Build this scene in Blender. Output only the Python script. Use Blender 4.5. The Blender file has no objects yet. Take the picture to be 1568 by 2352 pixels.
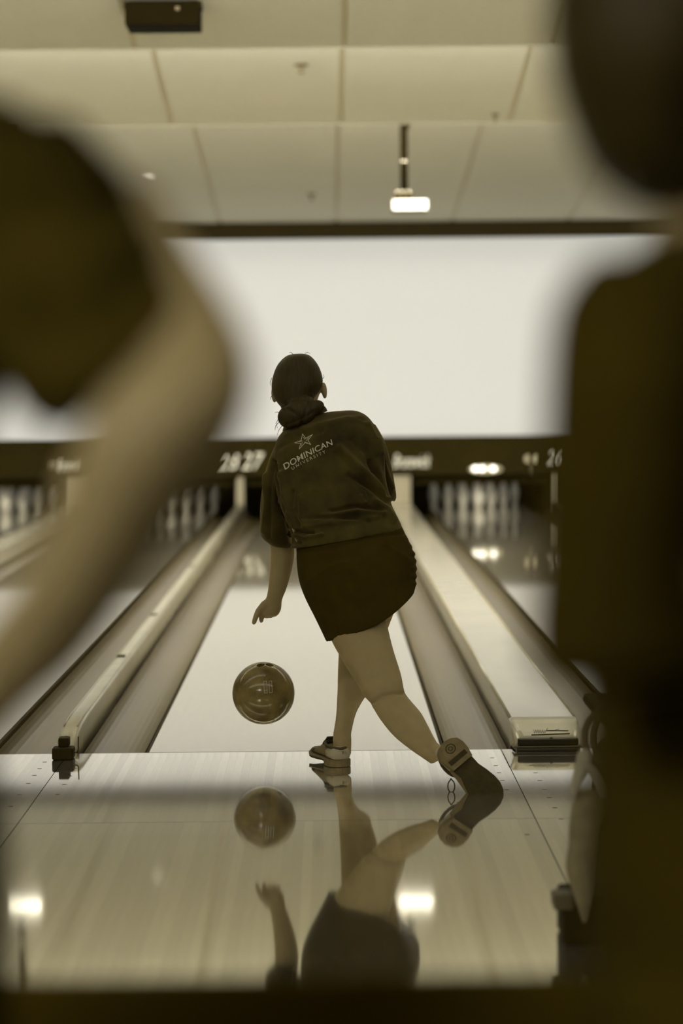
import bpy, bmesh, math, random
import numpy as np
from mathutils import Vector, Matrix
from mathutils.bvhtree import BVHTree

random.seed(7)
rng = np.random.default_rng(7)
PI = math.pi
S = bpy.context.scene
COL = S.collection

# ------------------------------------------------------------------ camera
W, H, F = 1568, 2352, 5700.0
CAM = Vector((0.12, -8.70, 1.256))
roll, yaw, pitch = -0.0095, -33.4 / F, math.atan(271 / F)
CR = (Matrix.Rotation(yaw, 3, 'Z') @ Matrix.Rotation(PI / 2 - pitch, 3, 'X') @ Matrix.Rotation(roll, 3, 'Z'))
cd = bpy.data.cameras.new('camera')
cd.sensor_fit = 'HORIZONTAL'; cd.sensor_width = 24.0; cd.lens = F * 24.0 / W
cd.clip_start = 0.05; cd.clip_end = 200
cd.dof.use_dof = True; cd.dof.focus_distance = 8.25; cd.dof.aperture_fstop = 2.0
cam = bpy.data.objects.new('camera', cd); COL.objects.link(cam)
cam.matrix_world = Matrix.Translation(CAM) @ CR.to_4x4()
S.camera = cam

# ------------------------------------------------------------------ world, exposure, large lights
def srgb(r, g, b):
    f = lambda c: (c / 255) / 12.92 if c <= 10 else ((c / 255 + 0.055) / 1.055) ** 2.4
    return (f(r), f(g), f(b))
w = bpy.data.worlds.new('world'); S.world = w; w.use_nodes = True
w.node_tree.nodes['Background'].inputs[0].default_value = (*srgb(200, 185, 140), 1)
w.node_tree.nodes['Background'].inputs[1].default_value = 0.05
S.view_settings.view_transform = 'Standard'; S.view_settings.look = 'None'
S.view_settings.exposure = 0.0; S.view_settings.gamma = 1.0; S.view_settings.use_curve_mapping = False
SCREEN_E, COVE_E, PANEL_E = 0.53, 78.0, 6.0
WARM = srgb(250, 244, 226)

def ray(px, py):
    d = Vector(((px - W / 2) / F, -(py - H / 2) / F, -1.0))
    return (CR @ d).normalized()
def at(px, py, Y):
    d = ray(px, py)
    return CAM + d * ((Y - CAM.y) / d.y)
def proj(P):
    q = CR.transposed() @ (Vector(P) - CAM)
    return (W / 2 + F * q.x / -q.z, H / 2 - F * q.y / -q.z)
CRN = np.array(CR)
def proj_np(V):
    q = (V - np.array(CAM)) @ CRN
    return np.stack([W / 2 + F * q[:, 0] / -q[:, 2], H / 2 - F * q[:, 1] / -q[:, 2]], 1)

# ------------------------------------------------------------------ materials
MATS = {}
def mat(name, col, rough=0.6, metal=0.0, ior=1.45, noise=0.0, nscale=20.0, bump=0.0, bscale=60.0, emit=None, estr=0.0, stretch=(1, 1, 1), rnd=0.0, coat=0.0, sheen=0.0):
    if name in MATS: return MATS[name]
    m = bpy.data.materials.new(name); m.use_nodes = True
    nt = m.node_tree; b = nt.nodes['Principled BSDF']
    b.inputs['Base Color'].default_value = (*col, 1)
    b.inputs['Roughness'].default_value = rough
    b.inputs['Metallic'].default_value = metal
    b.inputs['IOR'].default_value = ior
    b.inputs['Coat Weight'].default_value = coat
    b.inputs['Coat Roughness'].default_value = 0.08
    b.inputs['Sheen Weight'].default_value = sheen; b.inputs['Sheen Tint'].default_value = (0.85, 0.66, 0.30, 1)
    if emit:
        b.inputs['Emission Color'].default_value = (*emit, 1)
        b.inputs['Emission Strength'].default_value = estr
    tc = nt.nodes.new('ShaderNodeTexCoord'); mp = nt.nodes.new('ShaderNodeMapping')
    mp.inputs['Scale'].default_value = stretch
    nt.links.new(tc.outputs['Object'], mp.inputs[0])
    if noise or rnd:
        n = nt.nodes.new('ShaderNodeTexNoise'); n.inputs['Scale'].default_value = nscale; n.inputs['Detail'].default_value = 5
        nt.links.new(mp.outputs[0], n.inputs['Vector'])
        hsv = nt.nodes.new('ShaderNodeHueSaturation'); hsv.inputs['Color'].default_value = (*col, 1)
        mr = nt.nodes.new('ShaderNodeMapRange')
        mr.inputs['From Min'].default_value = 0.25; mr.inputs['From Max'].default_value = 0.75
        mr.inputs['To Min'].default_value = 1 - noise; mr.inputs['To Max'].default_value = 1 + noise
        nt.links.new(n.outputs[0], mr.inputs[0])
        val = mr.outputs[0]
        if rnd:
            oi = nt.nodes.new('ShaderNodeObjectInfo')
            m2 = nt.nodes.new('ShaderNodeMapRange'); m2.inputs['To Min'].default_value = 1 - rnd; m2.inputs['To Max'].default_value = 1 + rnd
            nt.links.new(oi.outputs['Random'], m2.inputs[0])
            mu = nt.nodes.new('ShaderNodeMath'); mu.operation = 'MULTIPLY'
            nt.links.new(val, mu.inputs[0]); nt.links.new(m2.outputs[0], mu.inputs[1]); val = mu.outputs[0]
        nt.links.new(val, hsv.inputs['Value'])
        nt.links.new(hsv.outputs[0], b.inputs['Base Color'])
    if bump:
        n2 = nt.nodes.new('ShaderNodeTexNoise'); n2.inputs['Scale'].default_value = bscale; n2.inputs['Detail'].default_value = 4
        nt.links.new(mp.outputs[0], n2.inputs['Vector'])
        bp = nt.nodes.new('ShaderNodeBump'); bp.inputs['Strength'].default_value = bump; bp.inputs['Distance'].default_value = 0.004
        nt.links.new(n2.outputs[0], bp.inputs['Height']); nt.links.new(bp.outputs[0], b.inputs['Normal'])
    MATS[name] = m
    return m

mat('board', (0.84, 0.81, 0.71), 0.05, metal=0.93, noise=0.06, nscale=6, stretch=(8, 0.7, 1), rnd=0.10, bump=0.004, bscale=2)
mat('lane', (0.58, 0.54, 0.43), 0.045, metal=0.6, noise=0.06, nscale=9, stretch=(6, 0.4, 1), bump=0.004, bscale=2)
mat('seam', (0.030, 0.022, 0.006), 0.8)
mat('plug', (0.10, 0.08, 0.035), 0.6)
mat('gutter', (0.15, 0.118, 0.053), 0.26, ior=1.36, noise=0.16, nscale=5, bump=0.08, bscale=4)
mat('cap', (0.56, 0.52, 0.40), 0.14, ior=2.0, noise=0.06, nscale=3, bump=0.02, bscale=5)
mat('rail', (0.48, 0.44, 0.31), 0.2, ior=1.8, noise=0.08, nscale=6)
mat('black', (0.034, 0.024, 0.0035), 0.6, ior=1.2, noise=0.1, nscale=9)
mat('black_gloss', (0.028, 0.021, 0.004), 0.25)
mat('mask', (0.026, 0.019, 0.0025), 0.7, ior=1.15, noise=0.15, nscale=4)
mat('pit', (0.030, 0.022, 0.004), 0.8, ior=1.15, noise=0.15, nscale=6)
mat('kick', (0.42, 0.38, 0.27), 0.5, noise=0.08, nscale=5)
mat('pin', (0.75, 0.72, 0.62), 0.25)
mat('pin_band', (0.20, 0.05, 0.02), 0.4)
mat('letter', (0.75, 0.72, 0.62), 0.5, emit=srgb(222, 216, 190), estr=0.55)
mat('oval', (0.4, 0.36, 0.24), 0.4, emit=srgb(190, 180, 140), estr=0.5)
mat('bulb', (0.8, 0.8, 0.75), 0.4, emit=srgb(255, 250, 232), estr=4.0)
mat('speaker', (0.010, 0.007, 0.001), 0.7, ior=1.1)
mat('cove_dim', (0.8, 0.78, 0.7), 0.6, emit=WARM, estr=9.5)
mat('screen', (0.3, 0.29, 0.27), 0.8, emit=srgb(236, 236, 230), estr=SCREEN_E)  # sheet glows by itself, standing in for the projectors' light on it
mat('cove', (0.8, 0.78, 0.7), 0.6, emit=WARM, estr=COVE_E)
mat('panel_light', (0.8, 0.78, 0.7), 0.6, emit=WARM, estr=PANEL_E)
mat('arm_fill', (0.8, 0.78, 0.7), 0.6, emit=WARM, estr=34.0)
mat('pin_tube_dim', (0.8, 0.78, 0.7), 0.6, emit=WARM, estr=1.3)
mat('pin_tube', (0.8, 0.78, 0.7), 0.6, emit=WARM, estr=4.0)
mat('tile', (0.62, 0.615, 0.53), 0.9, noise=0.03, nscale=30, bump=0.05, bscale=60, rnd=0.015)
mat('tile_grid', (0.54, 0.50, 0.38), 0.8)
mat('wall', (0.16, 0.135, 0.07), 0.85, noise=0.08, nscale=3)
mat('carpet', (0.035, 0.027, 0.007), 0.95, noise=0.3, nscale=40, bump=0.3, bscale=120)
mat('skin', (0.37, 0.29, 0.14), 0.55, sheen=0.35, noise=0.06, nscale=25, bump=0.05, bscale=90)
mat('hair', (0.042, 0.030, 0.006), 0.5, ior=1.3, noise=0.35, nscale=16, stretch=(14, 2, 1.5), bump=0.5, bscale=30)
mat('shirt', (0.056, 0.042, 0.0075), 0.75, ior=1.25, noise=0.75, nscale=9, bump=0.45, bscale=30, sheen=0.2)
mat('shorts', (0.055, 0.038, 0.0045), 0.8, ior=1.15, noise=0.15, nscale=20, bump=0.2, bscale=22)
mat('print', (0.62, 0.58, 0.43), 0.7)
mat('ball', (0.23, 0.175, 0.065), 0.15, ior=1.5, noise=0.5, nscale=16)
mat('shoe_light', (0.52, 0.47, 0.34), 0.6, noise=0.08, nscale=30)
mat('shoe_tan', (0.26, 0.20, 0.095), 0.6, noise=0.15, nscale=40)
mat('shoe_dark', (0.075, 0.058, 0.018), 0.55, noise=0.2, nscale=40)
mat('sole', (0.24, 0.19, 0.09), 0.8, noise=0.25, nscale=45, bump=0.2, bscale=90)
mat('sole_dark', (0.062, 0.048, 0.014), 0.85, noise=0.25, nscale=40, bump=0.2, bscale=120)
mat('rubber', (0.22, 0.175, 0.085), 0.7, noise=0.2, nscale=40)
mat('towel', (0.33, 0.28, 0.165), 0.95, noise=0.25, nscale=22, bump=0.5, bscale=50)
mat('towel_white', (0.60, 0.55, 0.42), 0.9, noise=0.1, nscale=20, bump=0.4, bscale=50)
mat('tan_plastic', (0.13, 0.103, 0.048), 0.5)
mat('dark_cloth', (0.05, 0.036, 0.005), 0.9, ior=1.12, noise=0.2, nscale=10, bump=0.3, bscale=12)
mat('bench', (0.13, 0.09, 0.009), 0.9, ior=1.1)
mat('dark_cloth2', (0.045, 0.0315, 0.0035), 0.9, ior=1.12, noise=0.2, nscale=10, bump=0.3, bscale=12)
mat('chrome', (0.5, 0.47, 0.38), 0.25, metal=1.0)
mat('eye', (0.6, 0.57, 0.5), 0.2)
mat('lens', (0.9, 0.9, 0.85), 0.2, emit=srgb(255, 253, 245), estr=1.15)
mat('downlight', (0.9, 0.9, 0.85), 0.2, emit=srgb(255, 250, 232), estr=0.8)

# ------------------------------------------------------------------ object helpers
def tag(o, label=None, cat=None, group=None, kind=None):
    if label: o['label'] = label
    if cat: o['category'] = cat
    if group: o['group'] = group
    if kind: o['kind'] = kind
    return o
def empty(name, loc, label=None, cat=None, group=None, kind=None):
    o = bpy.data.objects.new(name, None); COL.objects.link(o); o.location = loc; o.empty_display_size = 0.1
    return tag(o, label, cat, group, kind)
def link(name, me, m=None, parent=None, loc=None, smooth=False):
    if m: me.materials.clear(); me.materials.append(MATS[m])
    if smooth:
        for p in me.polygons: p.use_smooth = True
    o = bpy.data.objects.new(name, me); COL.objects.link(o)
    if loc is not None: o.location = loc
    if parent:
        o.parent = parent
        # geometry is given in world space: cancel the parent's offset
        if loc is None:
            q = parent; off = Vector((0, 0, 0))
            while q: off += q.location; q = q.parent
            o.location = -off
    return o
def obj(name, bm, m, parent=None, smooth=False, loc=None):
    me = bpy.data.meshes.new(name); bmesh.ops.recalc_face_normals(bm, faces=bm.faces[:]); bm.to_mesh(me); bm.free()
    return link(name, me, m, parent, loc, smooth)
def box(bm, x0, x1, y0, y1, z0, z1, bev=0.0):
    v = [bm.verts.new((x, y, z)) for x in (x0, x1) for y in (y0, y1) for z in (z0, z1)]
    fs = [(0, 1, 3, 2), (4, 6, 7, 5), (0, 4, 5, 1), (2, 3, 7, 6), (0, 2, 6, 4), (1, 5, 7, 3)]
    faces = [bm.faces.new([v[i] for i in f]) for f in fs]
    if bev:
        es = list({e for f in faces for e in f.edges})
        bmesh.ops.bevel(bm, geom=es, offset=bev, segments=2, affect='EDGES', profile=0.5)
    return bm
def B(x0, x1, y0, y1, z0, z1, bev=0.0): return box(bmesh.new(), x0, x1, y0, y1, z0, z1, bev)
def rings(bm, rs, closed=True, cap=True):
    vs = [[bm.verts.new(p) for p in r] for r in rs]
    n = len(rs[0])
    for a, b in zip(vs, vs[1:]):
        for i in range(n if closed else n - 1):
            j = (i + 1) % n
            bm.faces.new((a[i], a[j], b[j], b[i]))
    if cap and closed:
        for r in (vs[0], vs[-1]):
            try: bm.faces.new(r)
            except ValueError: pass
    return bm
def lathe(bm, prof, n=20, c=(0, 0, 0)):
    return rings(bm, [[(c[0] + r * math.cos(2 * PI * i / n), c[1] + r * math.sin(2 * PI * i / n), c[2] + z) for i in range(n)] for r, z in prof])
def frame_of(d):
    d = d.normalized(); a = Vector((0, 0, 1)) if abs(d.z) < 0.9 else Vector((1, 0, 0))
    u = d.cross(a).normalized(); return u, d.cross(u).normalized()
def tube(bm, pts, rad, n=8):
    pts = [Vector(p) for p in pts]; rs = []
    for i, p in enumerate(pts):
        d = (pts[min(i + 1, len(pts) - 1)] - pts[max(i - 1, 0)])
        if i == 0: u, v = frame_of(d)
        else:
            dn = d.normalized(); u = (u - dn * u.dot(dn)).normalized(); v = dn.cross(u)
        r = rad[i] if isinstance(rad, (list, tuple)) else rad
        rs.append([p + (u * math.cos(2 * PI * k / n) + v * math.sin(2 * PI * k / n)) * r for k in range(n)])
    return rings(bm, rs)
def capsule(bm, p0, r0, p1, r1, n=12):
    p0 = Vector(p0); p1 = Vector(p1); d = (p1 - p0); L = d.length
    d = d.normalized() if L > 1e-6 else Vector((0, 0, 1)); u, v = frame_of(d); rs = []
    for k in range(1, 5):
        a = PI / 2 * (1 - k / 4); rs.append((p0 - d * r0 * math.sin(a), max(r0 * math.cos(a), 1e-4)))
    for k in range(0, 4):
        a = PI / 2 * k / 4; rs.append((p1 + d * r1 * math.sin(a), max(r1 * math.cos(a), 1e-4)))
    return rings(bm, [[c + (u * math.cos(2 * PI * i / n) + v * math.sin(2 * PI * i / n)) * r for i in range(n)] for c, r in rs])
def ellipsoid(bm, c, ax, n=20, m=12):
    c = Vector(c); ax = [Vector(a) for a in ax]; rs = []
    for k in range(m + 1):
        t = -PI / 2 + PI * k / m; cr = max(math.cos(t), 0.02)
        rs.append([c + ax[2] * math.sin(t) + (ax[0] * math.cos(2 * PI * i / n) + ax[1] * math.sin(2 * PI * i / n)) * cr for i in range(n)])
    return rings(bm, rs)
def chain(bm, pts, rad, n=12):
    for (a, ra), (b, rb) in zip(zip(pts, rad), zip(pts[1:], rad[1:])): capsule(bm, a, ra, b, rb, n)
def cr_interp(rows, k):
    A = np.array(rows, float); out = []
    for i in range(len(A) - 1):
        p0 = A[max(i - 1, 0)]; p1 = A[i]; p2 = A[i + 1]; p3 = A[min(i + 2, len(A) - 1)]
        for s in range(k):
            t = s / k
            out.append(0.5 * ((2 * p1) + (-p0 + p2) * t + (2 * p0 - 5 * p1 + 4 * p2 - p3) * t * t + (-p0 + 3 * p1 - 3 * p2 + p3) * t ** 3))
    out.append(A[-1]); return out
def loft_px(bm, rows, n=24, k=4, hollow=0.0, power=1.0):
    """rows: (xl, yl, xr, yr, Y, depth radius): outline points of a limb or garment on the plane Y"""
    rs = []
    for r in cr_interp(rows, k):
        L = at(r[0], r[1], r[4]); R = at(r[2], r[3], r[4]); c = (L + R) / 2; u = (R - L) / 2; v = Vector((0, r[5], 0))
        ring = []
        for i in range(n):
            a = 2 * PI * i / n; ca, sa = math.cos(a), math.sin(a)
            ca = math.copysign(abs(ca) ** power, ca); sa = math.copysign(abs(sa) ** power, sa)
            ring.append(c + u * ca + v * sa)
        rs.append(ring)
    if hollow:      # turn the hem inward so that the garment ends in an opening
        last = [Vector(p) for p in rs[-1]]; c = sum(last, Vector()) / n
        prev = sum((Vector(p) for p in rs[-5]), Vector()) / n; back = (prev - c).normalized() * hollow
        rs.append([c + (p - c) * 0.88 for p in last]); rs.append([c + (p - c) * 0.84 + back for p in last])
    return rings(bm, rs)
def fuse(bm, voxel, it=4, fac=0.5):
    me = bpy.data.meshes.new('tmp'); bmesh.ops.recalc_face_normals(bm, faces=bm.faces[:]); bm.to_mesh(me); bm.free()
    o = bpy.data.objects.new('tmp', me); COL.objects.link(o)
    r = o.modifiers.new('r', 'REMESH'); r.mode = 'VOXEL'; r.voxel_size = voxel; r.use_smooth_shade = True
    if it:
        s = o.modifiers.new('s', 'SMOOTH'); s.factor = fac; s.iterations = it
    dg = bpy.context.evaluated_depsgraph_get(); dg.update()
    out = bpy.data.meshes.new_from_object(o.evaluated_get(dg))
    bpy.data.objects.remove(o); bpy.data.meshes.remove(me)
    return out
def carve(me, folds):
    """push the camera-side skin of a cloth along polylines given in photo pixels: (points, amplitude, width)"""
    n = len(me.vertices); V = np.empty(n * 3); me.vertices.foreach_get('co', V); V = V.reshape(-1, 3)
    N = np.empty(n * 3); me.vertices.foreach_get('normal', N); N = N.reshape(-1, 3)
    P = proj_np(V); disp = np.zeros(n)
    for pts, amp, wd in folds:
        pts = np.array(pts, float); best = np.full(n, 1e9)
        for a, b in zip(pts, pts[1:]):
            ab = b - a; t = np.clip(((P - a) @ ab) / (ab @ ab), 0, 1)
            best = np.minimum(best, np.hypot(*(P - (a + t[:, None] * ab)).T))
        disp += amp * np.exp(-(best / wd) ** 2)
    V += N * (disp * np.clip(-N[:, 1] * 2 + 0.3, 0, 1))[:, None]
    me.vertices.foreach_set('co', V.ravel()); me.update()
def text_mesh(body, space=1.0, shear=0.0, extrude=0.0, bold=0.0):
    c = bpy.data.curves.new('t', 'FONT'); c.body = body; c.space_character = space; c.shear = shear; c.extrude = extrude; c.offset = bold
    o = bpy.data.objects.new('t', c); COL.objects.link(o)
    dg = bpy.context.evaluated_depsgraph_get(); dg.update()
    me = bpy.data.meshes.new_from_object(o.evaluated_get(dg))
    bpy.data.objects.remove(o); bpy.data.curves.remove(c)
    return me
def bvh_of(me):
    return BVHTree.FromPolygons([v.co for v in me.vertices], [p.vertices[:] for p in me.polygons])
def on_surface(bvh, px, py, off=0.0018, Yf=-0.3):
    d = ray(px, py); h = bvh.ray_cast(CAM, d)
    return (h[0] - d * off) if h[0] else at(px, py, Yf)
def conform_text(body, quad, bvh, name, parent, m, space=1.0, arch=0.0, bold=0.0):
    me = text_mesh(body, space, bold=bold)
    bm = bmesh.new(); bm.from_mesh(me); bpy.data.meshes.remove(me)
    bmesh.ops.subdivide_edges(bm, edges=[e for e in bm.edges if e.calc_length() > 0.25], cuts=1)
    xs = [v.co.x for v in bm.verts]; ys = [v.co.y for v in bm.verts]
    x0, x1, y0, y1 = min(xs), max(xs), min(ys), max(ys)
    bl, br, tr, tl = [Vector(q) for q in quad]
    for v in bm.verts:
        u = (v.co.x - x0) / (x1 - x0); t = (v.co.y - y0) / (y1 - y0)
        p = (bl * (1 - u) + br * u) * (1 - t) + (tl * (1 - u) + tr * u) * t
        p.y -= arch * 4 * u * (1 - u)
        v.co = on_surface(bvh, p.x, p.y)
    return obj(name, bm, m, parent)
def stroke(pts, wd, bvh, off=0.0018, bm=None):
    """a flat printed stroke that lies on a surface"""
    bm = bm or bmesh.new()
    for a, b in zip(pts, pts[1:]):
        a = Vector(a); b = Vector(b); n = max(1, int((b - a).length / 6)); t = (b - a).normalized(); s = Vector((-t.y, t.x)) * wd / 2
        a = a - t * wd * 0.4; b = b + t * wd * 0.4
        prev = None
        for i in range(n + 1):
            q = a.lerp(b, i / n)
            cur = [bm.verts.new(on_surface(bvh, *(q + s), off)), bm.verts.new(on_surface(bvh, *(q - s), off))]
            if prev: bm.faces.new((prev[0], prev[1], cur[1], cur[0]))
            prev = cur
    return bm

# ------------------------------------------------------------------ the room
XL, XR, YB, YF = -7.0, 7.0, -15.0, 21.0
tag(obj('floor', B(XL, XR, YB, -4.6, -0.25, -0.002), 'carpet'), 'dark carpeted spectator floor behind the approach', 'floor', kind='structure')
tag(obj('wall_left', B(XL - 0.15, XL, YB, YF, -0.3, 4.2), 'wall'), 'plain dim side wall left of the lanes', 'wall', kind='structure')
tag(obj('wall_right', B(XR, XR + 0.15, YB, YF, -0.3, 4.2), 'wall'), 'plain dim side wall right of the lanes', 'wall', kind='structure')
tag(obj('wall_back', B(XL, XR, YB - 0.15, YB, -0.3, 4.2), 'wall'), 'plain dim wall behind the spectators', 'wall', kind='structure')
tag(obj('wall_front', B(XL, XR, YF, YF + 0.15, -0.3, 4.2), 'pit'), 'black wall behind the pin pits', 'wall', kind='structure')

# approach: boards on a dark bed, in panels with open seams at x=-0.80, x=0.725 and y=-1.43
ap = tag(obj('floor_approach', B(XL, XR, -4.6, -0.0, -0.25, -0.014), 'seam'), 'glossy pale boarded approach in front of the foul line', 'floor', kind='structure')
def boards(x0, x1, y0, y1, target=0.027):
    n = max(1, round((x1 - x0) / target)); wd = (x1 - x0) / n
    bm = B(0, wd - 0.00012, 0, y1 - y0 - 0.003, -0.012, 0.0)
    me = bpy.data.meshes.new('board'); bmesh.ops.recalc_face_normals(bm, faces=bm.faces[:]); bm.to_mesh(me); bm.free(); me.materials.append(MATS['board'])
    for i in range(n):
        o = bpy.data.objects.new('board', me); COL.objects.link(o); o.parent = ap; o.location = (x0 + i * wd, y0, 0)
for y0, y1 in ((-4.6, -1.43), (-1.43, -0.003)):
    boards(-1.30, -0.801, y0, y1); boards(-0.7985, 0.724, y0, y1); boards(0.7265, 1.30, y0, y1)
    for x0, x1 in ((XL, -1.3), (1.3, XR)):
        obj('side_panel', B(x0 + 0.001, x1 - 0.001, y0, y1 - 0.003, -0.012, 0.0), 'board', ap)
pm = bmesh.new(); lathe(pm, [(0.006, 0), (0.006, 0.0004), (0.001, 0.0005)], 10)
pme = bpy.data.meshes.new('screw_plug'); pm.to_mesh(pme); pm.free(); pme.materials.append(MATS['plug'])
for xx, ys in ((0.68, (-0.21, -0.39, -0.55, -0.71, -0.9, -1.7)), (0.80, (-0.39, -0.56, -0.72, -0.9, -1.06, -1.25, -1.45)), (-0.86, (-0.2, -0.35, -0.5, -0.67, -0.9, -1.12)), (-0.74, (-0.35, -0.52, -0.7, -0.9))):
    for yy in ys:
        o = bpy.data.objects.new('screw_plug', pme); COL.objects.link(o); o.parent = ap; o.location = (xx, yy, 0.0001); o.scale = (1.3, 0.6, 1)

# lanes: centre x, number
LW, GW, NC, WC = 1.054, 0.235, 0.08, 0.25
c27 = 0.0; c28 = -(LW + 2 * GW + NC); c29 = c28 - (LW + 2 * GW + WC); c26 = LW + 2 * GW + WC; c25 = c26 + LW + 2 * GW + NC
LANES = [(29, c29), (28, c28), (27, c27), (26, c26), (25, c25)]
LEND = 19.25
where = {29: 'leftmost pale lane, mostly hidden behind the arm at the left', 28: 'pale glossy lane directly left of the bowled lane', 27: 'pale glossy lane the bowler is bowling on', 26: 'pale glossy lane right of the wide flat divider', 25: 'pale lane at the far right behind the dark figure'}
gut_lab = {}
bed = tag(obj('lane_bed', B(XL, XR, 0.0, LEND + 0.6, -0.30, -0.12), 'pit'), 'dark bed beneath the lanes and gutters', 'lane bed', kind='structure')
def gutter(x0, x1, label):
    n = 14; r = (x1 - x0) / 2; c = (x0 + x1) / 2; prof = []
    for i in range(n + 1):
        a = PI + PI * i / n
        prof.append((c + (r - 0.009) * math.cos(a), -0.012 + 0.085 * math.sin(a)))
    out = [(x1 - 0.009, -0.118), (x0 + 0.009, -0.118)]
    bm = rings(bmesh.new(), [[(x, y, z) for x, z in prof + out] for y in (0.004, 6.1, 12.2, 18.2)])
    o = tag(obj('lane_gutter', bm, 'gutter'), label, 'gutter', 'grey gutters along the lanes')
    return o
for num, cx in LANES:
    e = empty('bowling_lane', (cx, 0, 0), where[num], 'lane', 'pale lanes running to the pins')
    ys = [0.003, 5.4, 10.8, 16.2, LEND]
    for a, b in zip(ys, ys[1:]):
        obj('lane_panel', B(cx - LW / 2 + 0.012, cx + LW / 2 - 0.012, a, b - 0.003, -0.11, 0.0), 'lane', e)
    for s in (-1, 1):
        xs = cx + s * (LW / 2 - 0.006)
        obj('edge_strip', B(xs - 0.006, xs + 0.006, 0.003, LEND, -0.115, -0.002), 'black', e)
        if num in (26, 27, 28):
            for k in range(7):
                yk = 0.12 + 0.28 * k
                obj('edge_clip', B(xs + s * 0.001 - 0.006, xs + s * 0.001 + 0.006, yk, yk + 0.10, -0.03, -0.004), 'black', e)
    side = {29: ('behind the arm at the left', 'right of the leftmost lane'), 28: ('left of the second lane, behind the arm', 'beside the rail, against the second lane from left'), 27: ('between the narrow rail and the bowled lane', 'between the bowled lane and the wide divider'), 26: ('just right of the wide divider', 'at the right end lane, left side of the far right rail'), 25: ('right of the far right rail', 'at the outer right edge')}[num]
    gutter(cx - LW / 2 - GW, cx - LW / 2, 'long grey half-round gutter ' + side[0])
    gutter(cx + LW / 2, cx + LW / 2 + GW, 'long grey half-round gutter ' + side[1])

# divider caps
def narrow_rail(xc, label):
    e = empty('divider_rail', (xc, 0, 0), label, 'rail', 'narrow rounded divider rails')
    def sec(y, top, wd, bot=-0.11, n=12):
        pts = []
        for i in range(n + 1):
            a = PI * i / n
            cx_ = math.copysign(abs(math.cos(a)) ** 0.55, math.cos(a)); sz = abs(math.sin(a)) ** 0.55
            pts.append((xc + wd / 2 * cx_, y, top - 0.035 + 0.035 * sz))
        return pts + [(xc - wd / 2 * 1.0, y, bot), (xc + wd / 2, y, bot)]
    rows = [(-0.10, 0.032, 0.062, 0.002), (-0.07, 0.045, 0.066, 0.002), (0.0, 0.062, 0.07, 0.002), (0.08, 0.078, 0.072, -0.1), (0.2, 0.088, 0.074, -0.11), (0.4, 0.092, 0.074, -0.11), (6, 0.092, 0.074, -0.11), (12, 0.092, 0.074, -0.11), (17.55, 0.092, 0.074, -0.11)]
    obj('rail_body', rings(bmesh.new(), [sec(y, t, wd, b) for y, t, wd, b in rows]), 'rail', e, smooth=True)
    for x in (-0.024, 0.024):
        obj('rail_bead', tube(bmesh.new(), [(xc + x, 0.12, 0.081), (xc + x, 0.3, 0.0905), (xc + x, 17.5, 0.0925)], 0.0035, 6), 'rail', e, smooth=True)
    for y in (2.35, 4.45, 8.2):
        obj('joint_clip', B(xc - 0.026, xc + 0.012, y, y + 0.06, 0.088, 0.0965, 0.001), 'black', e)
    obj('end_block', B(xc - 0.037, xc + 0.037, -0.165, -0.095, 0.0005, 0.042, 0.006), 'black', e)
    obj('end_plug', B(xc - 0.018, xc + 0.018, -0.13, -0.07, 0.04, 0.072, 0.004), 'black', e)
    obj('end_screw', lathe(bmesh.new(), [(0.006, 0), (0.006, 0.003), (0.001, 0.0035)], 10, (xc, -0.045, 0.0655)), 'black_gloss', e)
    obj('wire_hook', tube(bmesh.new(), [(xc + 0.038, -0.13, 0.022), (xc + 0.048, -0.135, 0.022), (xc + 0.05, -0.12, 0.03), (xc + 0.05, -0.11, 0.075)], 0.0022, 6), 'black', e)
    return e
narrow_rail(-0.802, 'narrow rounded pale divider rail with black end block')
narrow_rail(c26 + LW / 2 + GW + NC / 2, 'narrow divider rail at far right behind the dark figure')
def rrect(xc, y, wd, z0, z1, r, n=4):
    pts = []
    for cx_, cz, a0 in ((xc + wd / 2 - r, z1 - r, 0), (xc - wd / 2 + r, z1 - r, PI / 2)):
        for i in range(n + 1):
            a = a0 + PI / 2 * i / n; pts.append((cx_ + r * math.cos(a), y, cz + r * math.sin(a)))
    return pts + [(xc - wd / 2, y, z0), (xc + wd / 2, y, z0)]
def wide_cap(xc, label):
    e = empty('lane_divider', (xc, 0, 0), label, 'divider', 'wide flat divider caps')
    wd = WC - 0.006
    obj('cap_top', rings(bmesh.new(), [rrect(xc, y, wd, -0.11, 0.09, 0.012) for y in (0.163, 4.9, 9.8, 14.7, 17.55)]), 'cap', e, smooth=False)
    for s in (-1, 1):
        obj('cap_edge', tube(bmesh.new(), [(xc + s * (wd / 2 - 0.006), 0.17, 0.088), (xc + s * (wd / 2 - 0.006), 17.5, 0.088)], 0.006, 8), 'rail', e, smooth=True)
    rows = [(0.16, .246, .086), (0.158, .246, .0925), (0.10, .246, .091), (0.05, .244, .083), (0.0, .240, .066), (-0.035, .234, .051), (-0.043, .226, .046)]
    end = obj('end_cap', rings(bmesh.new(), [rrect(xc, y, w_, 0.006 if y < 0.1 else -0.02, t, 0.012 + 0.022 * max(0.0, min(1.0, (0.12 - y) / 0.15)), 6) for y, w_, t in rows]), 'cap', e, smooth=False)
    obj('end_band', B(xc - 0.106, xc + 0.106, -0.054, -0.03, 0.018, 0.043, 0.004), 'black_gloss', e)
    obj('end_lip', B(xc - 0.122, xc + 0.122, -0.064, 0.02, 0.011, 0.018, 0.003), 'tan_plastic', e)
    obj('end_base', B(xc - 0.112, xc + 0.112, -0.075, 0.05, 0.0004, 0.0115, 0.003), 'black_gloss', e)
    return e, end
e_cap, cap_end = wide_cap(LW / 2 + GW + WC / 2, 'wide flat pale divider cap right of the bowled lane')
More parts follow.
